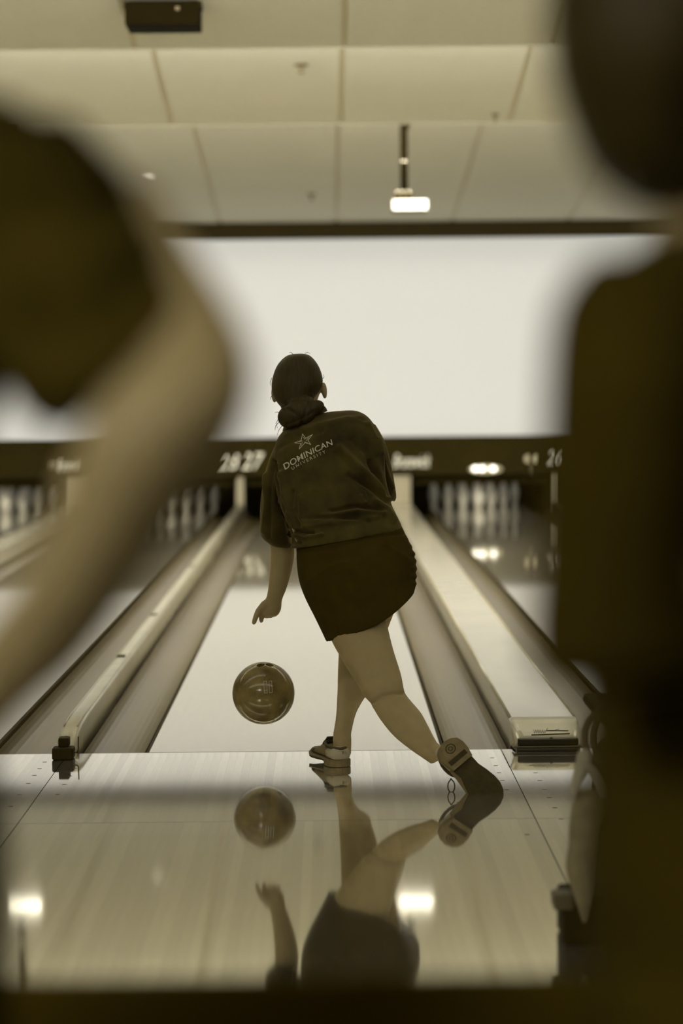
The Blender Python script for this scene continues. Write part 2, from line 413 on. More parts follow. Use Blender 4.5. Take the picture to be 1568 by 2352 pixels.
wide_cap(c29 + LW / 2 + GW + WC / 2, 'wide flat divider cap behind the arm at left')
bv = bvh_of(cap_end.data)
emb = stroke([(1221, 1688), (1307, 1685)], 3.0, bv, 0.001); stroke([(1256, 1678), (1304, 1678.5)], 2.2, bv, 0.001, emb)
stroke([(1250, 1684), (1257, 1673)], 1.2, bv, 0.001, emb)
for k in range(5): stroke([(1225 + 5 * k, 1676), (1227 + 5 * k, 1684), (1230 + 5 * k, 1677)], 0.9, bv, 0.001, emb)
stroke([(1275, 1676), (1284, 1674.5)], 1.2, bv, 0.001, emb)
obj('emblem', emb, 'black', e_cap)['label'] = 'dark winged script emblem printed on the end'
q = on_surface(bv, 1265.5, 1695.5, 0.001)
obj('end_screw', ellipsoid(bmesh.new(), q, [(0.0065, 0, 0), (0, 0.006, -0.003), (0, 0.001, 0.002)], 12, 6), 'black', e_cap)

# ------------------------------------------------------------------ pin end
YM = 17.60
me_ = empty('masking_unit', (0, YM, 0), 'long black masking unit below the bright screen', 'masking unit')
obj('fascia', B(XL, XR, YM, YM + 0.06, 0.415, 0.80), 'mask', me_)
obj('lower_lip', B(XL, XR, YM - 0.004, YM + 0.055, 0.400, 0.415), 'black', me_)
sc = empty('projection_screen', (0, YM + 0.1, 0), 'huge bright white projection screen above the pins', 'screen')
obj('screen_sheet', B(XL, XR, YM + 0.07, YM + 0.09, 0.80, 2.90), 'screen', sc)
obj('top_frame', B(XL, XR, YM - 0.06, YM + 0.10, 2.895, 3.10), 'black', sc)
obj('bottom_frame', B(XL, XR, YM + 0.062, YM + 0.10, 0.780, 0.800), 'black', sc)

def sign(body, x0, x1, y0, y1, parent, name, shear=0.35, Y=YM - 0.008, m='letter', bold=0.0):
    me = text_mesh(body, 1.0, shear, 0.02)
    V = np.array([v.co[:] for v in me.vertices]); mn = V.min(0); mx = V.max(0)
    A = at(x0, y1, Y); Bp = at(x1, y0, Y)
    for v in me.vertices:
        u = (v.co.x - mn[0]) / (mx[0] - mn[0]); t = (v.co.y - mn[1]) / (mx[1] - mn[1])
        v.co = (A.x + (Bp.x - A.x) * u, Y - 0.012 * (v.co.z > 0), A.z + (Bp.z - A.z) * t)
    return link(name, me, m, parent)
def numsign(body, x0, x1, y0, y1, label):
    c = at((x0 + x1) / 2, y1, YM)
    e = empty('lane_number', (c.x, YM, c.z), label, 'lane number', 'lit lane numbers')
    sign(body, x0, x1, y0, y1, e, 'numeral', 0.25)
numsign('28', 499, 548, 1043, 1078, 'glowing white number 28 left of the narrow pale post')
numsign('27', 554, 606, 1040, 1078, 'glowing white lane number touching the bowler\'s sleeve, above the narrow post')
numsign('26', 1259, 1299, 1035, 1068, 'glowing white number 26 beside the dark figure')
for i, (a, b, c_, d, lab) in enumerate(((135, 192, 1055, 1082, 'white script lettering on the masking unit left of the arm'), (903, 988, 1043, 1074, 'white script lettering on the masking unit right of the bowler'))):
    p = at((a + b) / 2, d, YM)
    e = empty('script_sign', (p.x, YM, p.z), lab, 'sign', 'script signs on the masking unit')
    sign('Brunswick', a, b, c_, d, e, 'lettering', 0.45)
    sign('m', a - 20, a - 4, c_ + 6, d - 4, e, 'small_mark', 0.2, m='kick') if i == 0 else None
p = at(1222, 1055, YM - 0.02)
e = empty('indicator_light', p, 'dim twin round indicator light left of number 26', 'light')
for dx in (-10, 10):
    c = at(1222 + dx, 1054, YM - 0.03)
    obj('lamp', ellipsoid(bmesh.new(), c, [(0.033, 0, 0), (0, 0.02, 0), (0, 0, 0.04)], 16, 8), 'oval', e, smooth=True)
obj('bracket', B(p.x - 0.012, p.x + 0.012, YM - 0.04, YM - 0.01, p.z - 0.15, p.z - 0.03), 'tan_plastic', e)
c = at(1115, 1078, YM - 0.045)
e = empty('oval_lamp', c, 'glowing oval lamp with three bulbs above the right-hand pins', 'lamp')
obj('oval_face', ellipsoid(bmesh.new(), c + Vector((0, 0.015, 0)), [(0.18, 0, 0), (0, 0.02, 0), (0, 0, 0.045)], 24, 8), 'oval', e, smooth=True)
for dx in (-24, -8, 17):
    cc = at(1115 + dx, 1076.5, YM - 0.06)
    obj('bulb', ellipsoid(bmesh.new(), cc, [(0.03, 0, 0), (0, 0.012, 0), (0, 0, 0.026)], 14, 8), 'bulb', e, smooth=True)

# kickback panels between the pin decks
def kick(x0, x1, label, lit='kick'):
    e = empty('kickback_panel', ((x0 + x1) / 2, 17.7, 0), label, 'panel', 'kickback panels between the pin decks')
    obj('front_face', B(x0, x1, 17.665, 17.715, -0.1, 0.39, 0.004), lit, e)
    obj('side_plate', B(x0 + 0.004, x1 - 0.004, 17.72, 19.85, -0.1, 0.76), 'pit', e)
    obj('front_foot', B(x0 + 0.002, x1 - 0.002, 17.56, 17.662, -0.1, 0.12, 0.02), lit, e)
kick(-0.842, -0.762, 'narrow pale kickback post below numbers 28 and 27')
kick(0.762, 1.012, 'wide pale kickback panel at the end of the wide divider')
kick(c26 + LW / 2 + GW, c26 + LW / 2 + GW + NC, 'narrow kickback post below number 26')
kick(c29 + LW / 2 + GW, c28 - LW / 2 - GW, 'wide kickback panel behind the arm at left')
for num, cx in LANES:
    e = empty('pin_light', (cx, YM + 0.33, 0.5), f'tube light over the pins, {where[num].split(",")[0]}', 'light', 'tube lights over the pin decks')
    obj('tube', B(cx - 0.5, cx + 0.5, YM + 0.31, YM + 0.35, 0.50, 0.54), 'pin_tube' if num == 26 else 'pin_tube_dim', e)
    obj('housing', B(cx - 0.52, cx + 0.52, YM + 0.2905, YM + 0.38, 0.5405, 0.60), 'black', e)
    ps = empty('pinsetter_shield', (cx, 17.9, 0.6), f'black pinsetter shield above the {where[num].split(",")[0]}', 'pinsetter', 'pinsetter shields')
    obj('shield_plate', B(cx - 0.758, cx + 0.758, 17.86, 17.89, 0.285, 0.76), 'pit', ps)
    cu = empty('pit_curtain', (cx, 19.9, 0), f'black pit curtain closing the {where[num].split(",")[0]}', 'curtain', 'pit curtains')
    bm = bmesh.new()
    n = 40
    rings(bm, [[(cx - 0.75 + 1.5 * i / n, 19.9 + 0.02 * math.sin(i * 1.3), z) for i in range(n + 1)] for z in (-0.1, 0.95)], closed=False, cap=False)
    obj('curtain_sheet', bm, 'pit', cu)

# pins
prof = [(0.0258, 0), (0.030, 0.006), (0.0358, 0.019), (0.0498, 0.06), (0.0578, 0.094), (0.0605, 0.114), (0.0582, 0.149), (0.0470, 0.184), (0.0312, 0.220), (0.0245, 0.247), (0.0228, 0.265), (0.0236, 0.288), (0.0270, 0.318), (0.0322, 0.343), (0.0320, 0.360), (0.0250, 0.374), (0.0120, 0.3805), (0.002, 0.381)]
bm = lathe(bmesh.new(), prof, 18); pin_me = bpy.data.meshes.new('pin_body'); bmesh.ops.recalc_face_normals(bm, faces=bm.faces[:]); bm.to_mesh(pin_me); bm.free()
for p_ in pin_me.polygons: p_.use_smooth = True
pin_me.materials.append(MATS['pin'])
bm = lathe(bmesh.new(), [(0.0236, 0.249), (0.0252, 0.2495), (0.0250, 0.253), (0.0236, 0.2535)], 18); band_me = bpy.data.meshes.new('neck_stripe'); bm.to_mesh(band_me); bm.free(); band_me.materials.append(MATS['pin_band'])
side_txt = {29: 'in the leftmost rack', 28: 'in the rack left of number 28', 27: 'in the rack behind the bowler', 26: 'in the rack under the oval lamp'}
pos_txt = [['front point'], ['second row left', 'second row right'], ['third row left', 'third row middle', 'third row right'], ['back row far left', 'back row inner left', 'back row inner right', 'back row far right']]
for num, cx in LANES[:4]:
    for r in range(4):
        for k in range(r + 1):
            x = cx + (k - r / 2) * 0.3048; y = 18.29 + r * 0.264
            e = empty('bowling_pin', (x, y, 0.0), f'white bowling pin, {pos_txt[r][k]}, {side_txt[num]}', 'bowling pin', f'ten pins {side_txt[num]}')
            for nme, m_ in (('pin_body', pin_me), ('neck_stripe', band_me)):
                o = bpy.data.objects.new(nme, m_); COL.objects.link(o); o.parent = e

# ------------------------------------------------------------------ ceiling: sloping bays of tiles, stepped up between
ce = empty('ceiling', (0, 0, 3.4), 'pale stepped ceiling of sloping rectangular tiles', 'ceiling', kind='structure')
BAYS = [(-4.55, -1.05, 3.80, 3.34), (-1.05, 2.45, 3.80, 3.34), (2.45, 5.95, 3.745, 3.28), (5.95, 9.45, 3.675, 3.21), (9.45, 17.52, 3.80, 3.06)]
TW = 1.22
def slab(x0, x1, y0, y1, z0, z1, th):
    bm = bmesh.new()
    v = [bm.verts.new(p) for p in ((x0, y0, z0), (x1, y0, z0), (x1, y1, z1), (x0, y1, z1), (x0, y0, z0 + th), (x1, y0, z0 + th), (x1, y1, z1 + th), (x0, y1, z1 + th))]
    for f in ((0, 1, 2, 3), (4, 7, 6, 5), (0, 4, 5, 1), (1, 5, 6, 2), (2, 6, 7, 3), (3, 7, 4, 0)): bm.faces.new([v[i] for i in f])
    return bm
for bi, (y0, y1, z0, z1) in enumerate(BAYS):
    obj('grid_backing', slab(XL, XR, y0, y1, z0 + 0.010, z1 + 0.010, 0.05), 'tile_grid', ce)
    n = round((y1 - y0) / 0.585)
    cols = list(range(-4, 4)) if bi >= 2 else []
    for j in range(n):
        ya = y0 + (y1 - y0) * j / n; yb = y0 + (y1 - y0) * (j + 1) / n
        za = z0 + (z1 - z0) * j / n; zb = z0 + (z1 - z0) * (j + 1) / n
        for k in cols:
            xa = 0.247 + TW * k
            obj('ceiling_tile', slab(xa + 0.018, xa + TW - 0.018, ya + 0.002, yb - 0.002, za, zb, 0.010), 'tile', ce)
    if bi >= 2:
        obj('ceiling_side', slab(XL, 0.247 - 4 * TW, y0, y1, z0, z1, 0.01), 'tile', ce); obj('ceiling_side', slab(0.247 + 4 * TW, XR, y0, y1, z0, z1, 0.01), 'tile', ce)
    else:
        obj('ceiling_side', slab(XL, XR, y0, y1, z0, z1, 0.01), 'tile', ce)
    if bi < len(BAYS) - 1:
        obj('riser', B(XL, XR, y1 - 0.02, y1, z1, BAYS[bi + 1][2] + 0.05), 'tile', ce)
        cv = empty('cove_light', (0, y1, z1 + 0.1), f'hidden strip light in the {["second", "third", "fourth", "fifth"][bi]} step of the ceiling', 'light', 'cove strips in the ceiling steps')
        obj('strip', B(XL + 0.2, XR - 0.2, y1 + 0.045, y1 + 0.075, z1 + 0.10, z1 + 0.20), 'cove' if bi else 'cove_dim', cv)
        obj('mount', B(XL + 0.2, XR - 0.2, y1 + 0.001, y1 + 0.044, z1 + 0.09, z1 + 0.21), 'tan_plastic', cv)
cv = empty('cove_light', (0, -4.55, 3.5), 'added unseen strip light in the first step of the ceiling, brightening the towels and the bowler', 'light', 'cove strips in the ceiling steps')
obj('strip', B(XL + 0.2, XR - 0.2, -4.505, -4.475, 3.55, 3.65), 'cove_dim', cv); obj('mount', B(XL + 0.2, XR - 0.2, -4.549, -4.506, 3.54, 3.66), 'tan_plastic', cv)  # added strip that lights the towels and the bowler's back
obj('concourse_ceiling', B(XL, XR, YB, -4.55, 3.45, 3.5), 'tile', ce)
obj('riser', B(XL, XR, -4.57, -4.55, 3.45, 3.9), 'tile', ce)
obj('header', B(XL, XR, 17.5, 17.72, 3.05, 4.0), 'black', ce)
for i, (x, y) in enumerate(((-3.9, -9.6), (0.9, -12.2), (2.4, -10.6), (-2.3, -9.7))):
    e = empty('ceiling_light', (x, y, 3.44), ['wide ceiling light panel at the left above the spectators', 'wide ceiling light panel behind the viewpoint', 'wide ceiling light panel at the right above the spectators', 'added unseen ceiling light panel that brightens the arm at the left'][i], 'ceiling light', 'ceiling light panels over the spectators')
    obj('diffuser', B(x - 0.6, x + 0.6, y - 0.6, y + 0.6, 3.425, 3.435), 'panel_light' if i < 3 else 'arm_fill', e)  # last panel is added, strong enough to brighten the left spectator's arm
    obj('frame', B(x - 0.64, x + 0.64, y - 0.64, y + 0.64, 3.435, 3.449), 'tan_plastic', e)

def ceil_z(Y):
    for y0, y1, z0, z1 in BAYS:
        if y0 <= Y <= y1: return z0 + (z1 - z0) * (Y - y0) / (y1 - y0)
    return 3.45
def ceil_pt(px, py):
    d = ray(px, py)
    for t in np.arange(8, 30, 0.01):
        P = CAM + d * float(t)
        if P.z >= ceil_z(P.y): return P
    return P
# hanging black loudspeaker box
Ysp = 4.9; a = at(287, 58, Ysp); b = at(457, 58, Ysp); zc = ceil_z(Ysp)
e = empty('ceiling_speaker', ((a.x + b.x) / 2, Ysp, a.z), 'black loudspeaker box hanging from the ceiling at top left', 'speaker')
obj('cabinet', B(a.x, b.x, Ysp, Ysp + 0.32, a.z, zc - 0.02 if zc - 0.02 > a.z + 0.1 else a.z + 0.22, 0.008), 'speaker', e)
for s in (a.x, b.x): obj('bracket', B(s - 0.012, s + 0.012, Ysp + 0.08, Ysp + 0.2, at(0, 8, Ysp).z - 0.02, zc, 0.003), 'black', e)
qq = at(407, 19, Ysp - 0.006); obj('badge', B(qq.x - 0.012, qq.x + 0.012, Ysp - 0.006, Ysp + 0.002, qq.z - 0.012, qq.z + 0.012, 0.003), 'tan_plastic', e)
def sprinkler(px, py, label, s=1.0):
    P = ceil_pt(px, py); e = empty('sprinkler', P, label, 'sprinkler', 'ceiling sprinklers')
    obj('escutcheon', lathe(bmesh.new(), [(0.045 * s, 0.004), (0.05 * s, -0.004), (0.02 * s, -0.014)], 18, P), 'plug', e)
    obj('stem', lathe(bmesh.new(), [(0.012 * s, -0.012), (0.012 * s, -0.045), (0.008 * s, -0.05)], 10, P), 'tan_plastic', e)
    obj('deflector', lathe(bmesh.new(), [(0.02 * s, -0.056), (0.022 * s, -0.05), (0.004, -0.048)], 12, P), 'tan_plastic', e)
sprinkler(692, 149, 'ceiling sprinkler with a round plate above the bowler')
sprinkler(715, 446, 'small sprinkler on the far ceiling bay')
sprinkler(1137, 262, 'small bright sprinkler on the ceiling near the right figure', 0.6)
P = ceil_pt(341, 404); e = empty('downlight', P, 'small lit recessed downlight in the far ceiling', 'downlight')
obj('trim_ring', lathe(bmesh.new(), [(0.045, -0.002), (0.06, -0.004), (0.06, 0.004)], 20, P), 'tan_plastic', e)
obj('bulb', lathe(bmesh.new(), [(0.05, -0.004), (0.05, -0.012), (0.02, -0.016)], 20, P), 'downlight', e)
# hanging projectors (a second one hangs behind the left figure and shows in the floor)
def projector(px, label):
    Yp = 10.6; sx = px - 926
    g = lambda x, y: at(x + sx, y + (0.0095 * -sx), Yp)
    top = g(928, 296); P = g(928, 436)
    e = empty('projector', g(940, 488), label, 'projector', 'projectors hanging over the lanes')
    obj('pole', tube(bmesh.new(), [(P.x, Yp, ceil_z(Yp)), (P.x, Yp, P.z)], 0.030, 14), 'speaker', e, smooth=True)
    obj('ceiling_arm', tube(bmesh.new(), [(P.x, Yp, top.z - 0.02), (P.x + 0.05, Yp + 0.03, top.z + 0.06)], 0.022, 10), 'black', e, smooth=True)
    z = g(928, 371).z; obj('collar', lathe(bmesh.new(), [(0.026, z - 0.012), (0.031, z - 0.01), (0.031, z + 0.01), (0.026, z + 0.012)], 16, (P.x, Yp, 0)), 'chrome', e, smooth=True)
    A = g(904, 446); Bq = g(946, 436)
    for k in range(3):
        x = A.x + (Bq.x - A.x) * (k + 0.5) / 3
        obj('knob', ellipsoid(bmesh.new(), (x, Yp - 0.03, (A.z + Bq.z) / 2), [(0.02, 0, 0), (0, 0.02, 0), (0, 0, 0.017)], 12, 8), 'chrome', e, smooth=True)
    A = g(904, 459); Bq = g(948, 446)
    obj('mount_plate', B(A.x, Bq.x, Yp - 0.08, Yp + 0.08, A.z, Bq.z, 0.004), 'black', e)
    A = g(899, 486); Bq = g(982, 459)
    obj('body', B(A.x, Bq.x, Yp - 0.10, Yp + 0.18, A.z, Bq.z, 0.012), 'tan_plastic', e)
    obj('glowing_panel', B(A.x + 0.008, Bq.x - 0.008, Yp - 0.107, Yp - 0.099, A.z + 0.006, Bq.z - 0.006, 0.003), 'lens', e)
projector(926, 'projector with glowing white housing hanging on a black pole')
projector(20, 'second hanging projector hidden behind the arm at left')

# ------------------------------------------------------------------ the bowler
bw = empty('person', at(788, 1765, -0.40), 'bowler seen from behind in dark shirt and black shorts, lunging after releasing the ball', 'person')
bm = bmesh.new()
torso = [(655, 985, 745, 950, -.13, .055), (645, 1005, 805, 955, -.14, .07), (632, 1040, 850, 980, -.16, .09), (640, 1100, 872, 1050, -.19, .10), (655, 1170, 885, 1120, -.24, .10), (676, 1240, 905, 1205, -.29, .105), (690, 1310, 938, 1285, -.32, .13), (712, 1370, 935, 1335, -.33, .12), (750, 1420, 915, 1375, -.33, .09)]
loft_px(bm, torso)
trail = [(735, 1390, 880, 1350, -.36, .09), (759, 1468, 886, 1417, -.42, .082), (793, 1527, 902, 1488, -.49, .074), (826, 1580, 920, 1546, -.55, .066), (846, 1610, 929, 1588, -.60, .058), (860, 1632, 944, 1610, -.64, .054), (878, 1660, 967, 1637, -.70, .052), (905, 1692, 984, 1668, -.77, .047), (942, 1722, 1001, 1700, -.84, .038), (968, 1740, 1014, 1713, -.89, .033), (990, 1755, 1032, 1728, -.92, .03)]
loft_px(bm, trail)
plant = [(785, 1370, 930, 1345, -.31, .09), (779, 1440, 896, 1430, -.21, .078), (777, 1504, 866, 1515, -.09, .064), (775, 1555, 850, 1562, -.055, .057), (774, 1590, 838, 1600, -.12, .053), (771, 1645, 818, 1638, -.24, .044), (765, 1684, 808, 1678, -.315, .034), (764, 1702, 807, 1702, -.345, .033), (768, 1735, 806, 1735, -.36, .03)]
loft_px(bm, plant)
armL = [(645, 1010, 690, 1030, -.15, .05), (618, 1090, 668, 1090, -.14, .045), (612, 1170, 662, 1170, -.12, .042), (614, 1225, 670, 1225, -.10, .042), (621, 1258, 676, 1264, -.095, .041), (620, 1300, 671, 1304, -.085, .038), (617, 1340, 660, 1346, -.075, .031), (612, 1370, 648, 1377, -.07, .024), (604, 1384, 647, 1390, -.065, .021), (597, 1398, 645, 1402, -.06, .02), (598, 1410, 638, 1414, -.055, .018)]
loft_px(bm, armL)
# left hand: thumb out to the side, index hanging, three fingers curled forward
hp = lambda x, y, Y: at(x, y, Y)
chain(bm, [hp(608, 1388, -.07), hp(593, 1404, -.075), hp(586, 1420, -.075), hp(583, 1430, -.07)], [.015, .0115, .0098, .0088])
chain(bm, [hp(603, 1404, -.06), hp(600, 1417, -.055), hp(600, 1426, -.04)], [.0112, .0098, .0085])
for x, y, y2 in ((613, 1409, 1414), (623, 1409, 1413), (633, 1406, 1410)):
    chain(bm, [hp(x, y, -.06), hp(x - 1, y2, -.030), hp(x - 2, y2 + 1, .0), hp(x - 2, y2 - 9, .012)], [.0108, .0098, .0092, .008])
# right arm folded forward, hidden in front of the body
chain(bm, [hp(822, 1000, -.15), hp(875, 1110, -.02), hp(850, 1150, .18), hp(835, 1150, .26)], [.045, .038, .032, .024])
for k in range(4): chain(bm, [hp(828 + 6 * k, 1150, .27), hp(826 + 6 * k, 1158, .33), hp(826 + 6 * k, 1172, .35)], [.0105, .009, .008])
chain(bm, [hp(842, 1142, .26), hp(850, 1128, .30), hp(850, 1122, .33)], [.0115, .0095, .008])
# neck and head, face turned away
hc = at(684, 885, -.045)
chain(bm, [at(705, 985, -.13), at(690, 930, -.075)], [.062, .052])
tilt = Matrix.Rotation(0.10, 3, 'Z') @ Matrix.Rotation(-0.22, 3, 'X')
hx, hy, hz = tilt @ Vector((1, 0, 0)), tilt @ Vector((0, 1, 0)), tilt @ Vector((0, 0, 1))
ellipsoid(bm, hc, [hx * .079, hy * .098, hz * .103])
ellipsoid(bm, hc + hy * .03 - hz * .055, [hx * .062, hy * .07, hz * .07])        # face and jaw
capsule(bm, hc + hy * .098 - hz * .01, .010, hc + hy * .118 - hz * .038, .013)     # nose
for s in (-1, 1):
    capsule(bm, hc + hy * .088 + hz * .022 + hx * s * .015, .010, hc + hy * .082 + hz * .022 + hx * s * .045, .009)   # brow
for ex, ey in ((744.5, 897), (629, 906)): ellipsoid(bm, at(ex, ey, -.06), [Vector((.0095, -.004, 0)), Vector((.003, .016, 0)), Vector((-.002, 0, .030))])   # ears
capsule(bm, hc + hy * .096 - hz * .066 + hx * -.02, .007, hc + hy * .096 - hz * .066 + hx * .02, .007)              # lips
capsule(bm, hc + hy * .085 - hz * .105, .018, hc + hy * .085 - hz * .105 + hx * .004, .018)                         # chin
body_me = fuse(bm, 0.0045, 5)
carve(body_me, [([(850, 1616), (878, 1598), (905, 1592), (928, 1592)], -.009, 4), ([(840, 1590), (868, 1580), (905, 1570)], .006, 14), ([(885, 1630), (920, 1655), (950, 1680)], .006, 18), ([(800, 1520), (830, 1560), (850, 1590)], .005, 14), ([(800, 1660), (804, 1690)], -.005, 4), ([(978, 1715), (992, 1730)], -.004, 6), ([(596, 1396), (612, 1400), (634, 1400)], .002, 4)])
link('body', body_me, 'skin', bw, smooth=True)
for s in (-1, 1):
    obj('eye', ellipsoid(bmesh.new(), hc + hy * .083 + hx * s * .031, [hx * .013, hy * .010, hz * .009], 14, 10), 'eye', bw, smooth=True)
# hair
bm = bmesh.new()
headrows = [(672, 813, 695, 812, -.05, .02), (655, 819, 712, 817, -.05, .06), (637, 838, 729, 836, -.05, .09), (627, 862, 739, 860, -.05, .102), (623, 886, 741, 880, -.058, .104), (627, 908, 733, 899, -.07, .096), (637, 926, 722, 915, -.09, .08), (652, 942, 712, 930, -.11, .055)]
loft_px(bm, headrows, n=28)
hm = fuse(bm, 0.005, 3)
bm = bmesh.new(); bm.from_mesh(hm)
fp = hc + hy * .045
bmesh.ops.bisect_plane(bm, geom=bm.verts[:] + bm.edges[:] + bm.faces[:], plane_co=fp, plane_no=(hy * 0.8 - hz * 0.55).normalized(), clear_outer=True)
obj('hair', bm, 'hair', bw, smooth=True)
bm = bmesh.new()
bc = at(686, 952, -.20)
ellipsoid(bm, bc, [Vector((.056, 0, .008)), Vector((0, .045, 0)), Vector((-.008, 0, .047))])
ellipsoid(bm, at(665, 958, -.20), [Vector((.042, 0, 0)), Vector((0, .036, 0)), Vector((0, 0, .040))])
ellipsoid(bm, at(718, 940, -.185), [Vector((.040, 0, .012)), Vector((0, .03, 0)), Vector((0, 0, .030))])
ellipsoid(bm, at(690, 925, -.15), [Vector((.05, 0, 0)), Vector((0, .05, 0)), Vector((0, 0, .03))])
capsule(bm, at(728, 930, -.18), .014, at(742, 929, -.17), .005)
bn = fuse(bm, 0.0045, 3); carve(bn, [([(650, 935), (680, 950), (700, 985)], -.006, 4), ([(705, 925), (700, 955), (690, 985)], -.005, 3), ([(660, 975), (690, 965), (720, 945)], -.004, 3)])
bun = link('hair_bun', bn, 'hair', bw, smooth=True)
bm = bmesh.new()
for pts in ([(645, 950), (636, 946), (631, 948)], [(642, 968), (633, 978), (631, 988)], [(640, 960), (634, 972), (637, 984)], [(726, 928), (738, 926), (745, 931)], [(624, 868), (620, 878), (621, 886)], [(672, 813), (668, 809), (664, 810)], [(741, 870), (744, 866), (743, 860)], [(628, 905), (622, 912), (620, 918)], [(650, 975), (640, 988), (636, 1000)], [(700, 812), (706, 809), (712, 812)]):
    tube(bm, [at(x, y, -.15) for x, y in pts], [.0011, .0009, .0005], 5)
obj('loose_strands', bm, 'hair', bw)

# shirt
bm = bmesh.new()
shirt = [(655, 984, 742, 948, -.135, .062), (648, 992, 775, 944, -.14, .078), (636, 1010, 820, 944, -.15, .095), (626, 1045, 852, 965, -.17, .115), (624, 1085, 872, 1010, -.19, .125), (632, 1125, 880, 1060, -.215, .13), (641, 1160, 888, 1110, -.24, .13), (655, 1195, 898, 1155, -.265, .13), (665, 1222, 911, 1184, -.285, .133), (668, 1246, 921, 1204, -.30, .137), (666, 1260, 924, 1214, -.305, .139)]
loft_px(bm, shirt, n=36, hollow=0.03)
slv = [(655, 990, 715, 1030, -.16, .07), (628, 1030, 690, 1050, -.15, .07), (611, 1075, 668, 1085, -.145, .066), (602, 1120, 660, 1125, -.135, .064), (597, 1165, 664, 1165, -.125, .066), (597, 1205, 670, 1208, -.115, .068), (600, 1232, 673, 1240, -.11, .066), (616, 1248, 671, 1254, -.11, .060), (630, 1256, 668, 1258, -.11, .05)]
loft_px(bm, slv, n=24, hollow=0.02)
slr = [(800, 960, 862, 975, -.16, .08), (835, 1000, 884, 1015, -.15, .075), (852, 1050, 897, 1062, -.14, .068), (864, 1095, 906, 1110, -.12, .06), (872, 1132, 910, 1142, -.10, .055), (880, 1148, 905, 1152, -.09, .045)]
loft_px(bm, slr, n=20, hollow=0.015)
sm = fuse(bm, 0.0042, 4)
carve(sm, [(p_, a_ * 1.5, w_) for p_, a_, w_ in [
    ([(628, 1060), (634, 1110), (642, 1150), (662, 1195), (670, 1245)], -.016, 5),      # left sleeve seam
    ([(648, 1090), (654, 1140), (672, 1190), (680, 1215)], .010, 7), ([(672, 1130), (668, 1170), (688, 1205)], -.006, 5), ([(690, 1140), (694, 1185), (700, 1210)], .007, 6),
    ([(608, 1090), (612, 1150), (606, 1220)], .008, 5), ([(622, 1080), (622, 1150), (618, 1235)], -.006, 4),
    ([(780, 1030), (830, 1080), (862, 1110), (890, 1142)], .012, 9), ([(800, 1090), (850, 1120), (885, 1150)], -.008, 6),
    ([(845, 975), (862, 1010), (868, 1040)], .008, 6), ([(868, 1010), (880, 1060), (900, 1120)], .007, 4), ([(850, 1060), (872, 1100), (888, 1138)], -.012, 5),
    ([(760, 1172), (820, 1162), (875, 1172)], -.008, 5), ([(740, 1185), (820, 1176), (880, 1180)], .009, 6), ([(700, 1192), (770, 1186), (850, 1196)], -.006, 5), ([(860, 1150), (890, 1170), (905, 1195)], .008, 7),
    ([(668, 1215), (690, 1222), (720, 1224)], -.008, 3), ([(672, 1228), (700, 1236), (740, 1228)], .008, 4), ([(670, 1240), (690, 1246)], -.006, 3),
    ([(700, 985), (740, 975), (800, 965)], .004, 8), ([(660, 1020), (700, 1040), (740, 1090)], .003, 20), ([(730, 1050), (760, 1110), (770, 1160)], -.006, 25), ([(665, 1180), (700, 1195), (760, 1200)], .005, 8),
    ([(660, 1000), (720, 985), (790, 965), (830, 960)], .004, 7), ([(640, 1030), (680, 1010), (740, 990)], -.003, 6), ([(810, 1010), (840, 1040), (856, 1080)], -.005, 7), ([(700, 1210), (780, 1200), (870, 1188)], .004, 5),
    ([(828, 1140), (836, 1155)], .005, 4), ([(835, 1130), (842, 1150), (838, 1160)], .004, 3), ([(640, 1100), (650, 1085), (664, 1080)], .004, 5)]])
shirt_o = link('shirt', sm, 'shirt', bw, smooth=True)
shirt_o['label'] = 'dark loose polo shirt with white lettering on the back'
sb = bvh_of(sm)
bm = bmesh.new()
col_rows = [(648, 990, 752, 944, -.14, .068), (652, 978, 748, 936, -.132, .062), (656, 972, 744, 932, -.128, .058)]
loft_px(bm, col_rows, n=28, k=3, hollow=0.015)
obj('collar', bm, 'shirt', shirt_o, smooth=True)
conform_text('DOMINICAN', [(654.7, 1079.3), (764.0, 1021.8), (761.0, 1008.8), (649.5, 1066.0)], sb, 'lettering', shirt_o, 'print', 1.04, arch=3.0, bold=0.011)
conform_text('UNIVERSITY', [(671.0, 1079.5), (748.0, 1040.5), (745.5, 1034.0), (668.5, 1073.0)], sb, 'lettering', shirt_o, 'print', 1.55, arch=1.5)
z6 = lambda x, y: (600 + x / 4.612, 960 + y / 4.612)
star = [(437, 168), (468, 216), (540, 176), (492, 238), (522, 280), (462, 262), (400, 330), (418, 268), (354, 264), (420, 240)]
sp = [z6(*p_) for p_ in star]
bm = bmesh.new()
for a, b in zip(sp, sp[1:] + sp[:1]): stroke([a, b], 1.3, sb, 0.0018, bm)
cxs = sum(p_[0] for p_ in sp) / 10, sum(p_[1] for p_ in sp) / 10
inn = [(cxs[0] + (p_[0] - cxs[0]) * 0.55, cxs[1] + (p_[1] - cxs[1]) * 0.55) for p_ in sp]
for i in (0, 2, 4, 6, 8): stroke([inn[i], inn[(i + 1) % 10]], 0.9, sb, 0.0018, bm)
obj('star_emblem', bm, 'print', shirt_o)['label'] = 'white outlined five-pointed star'

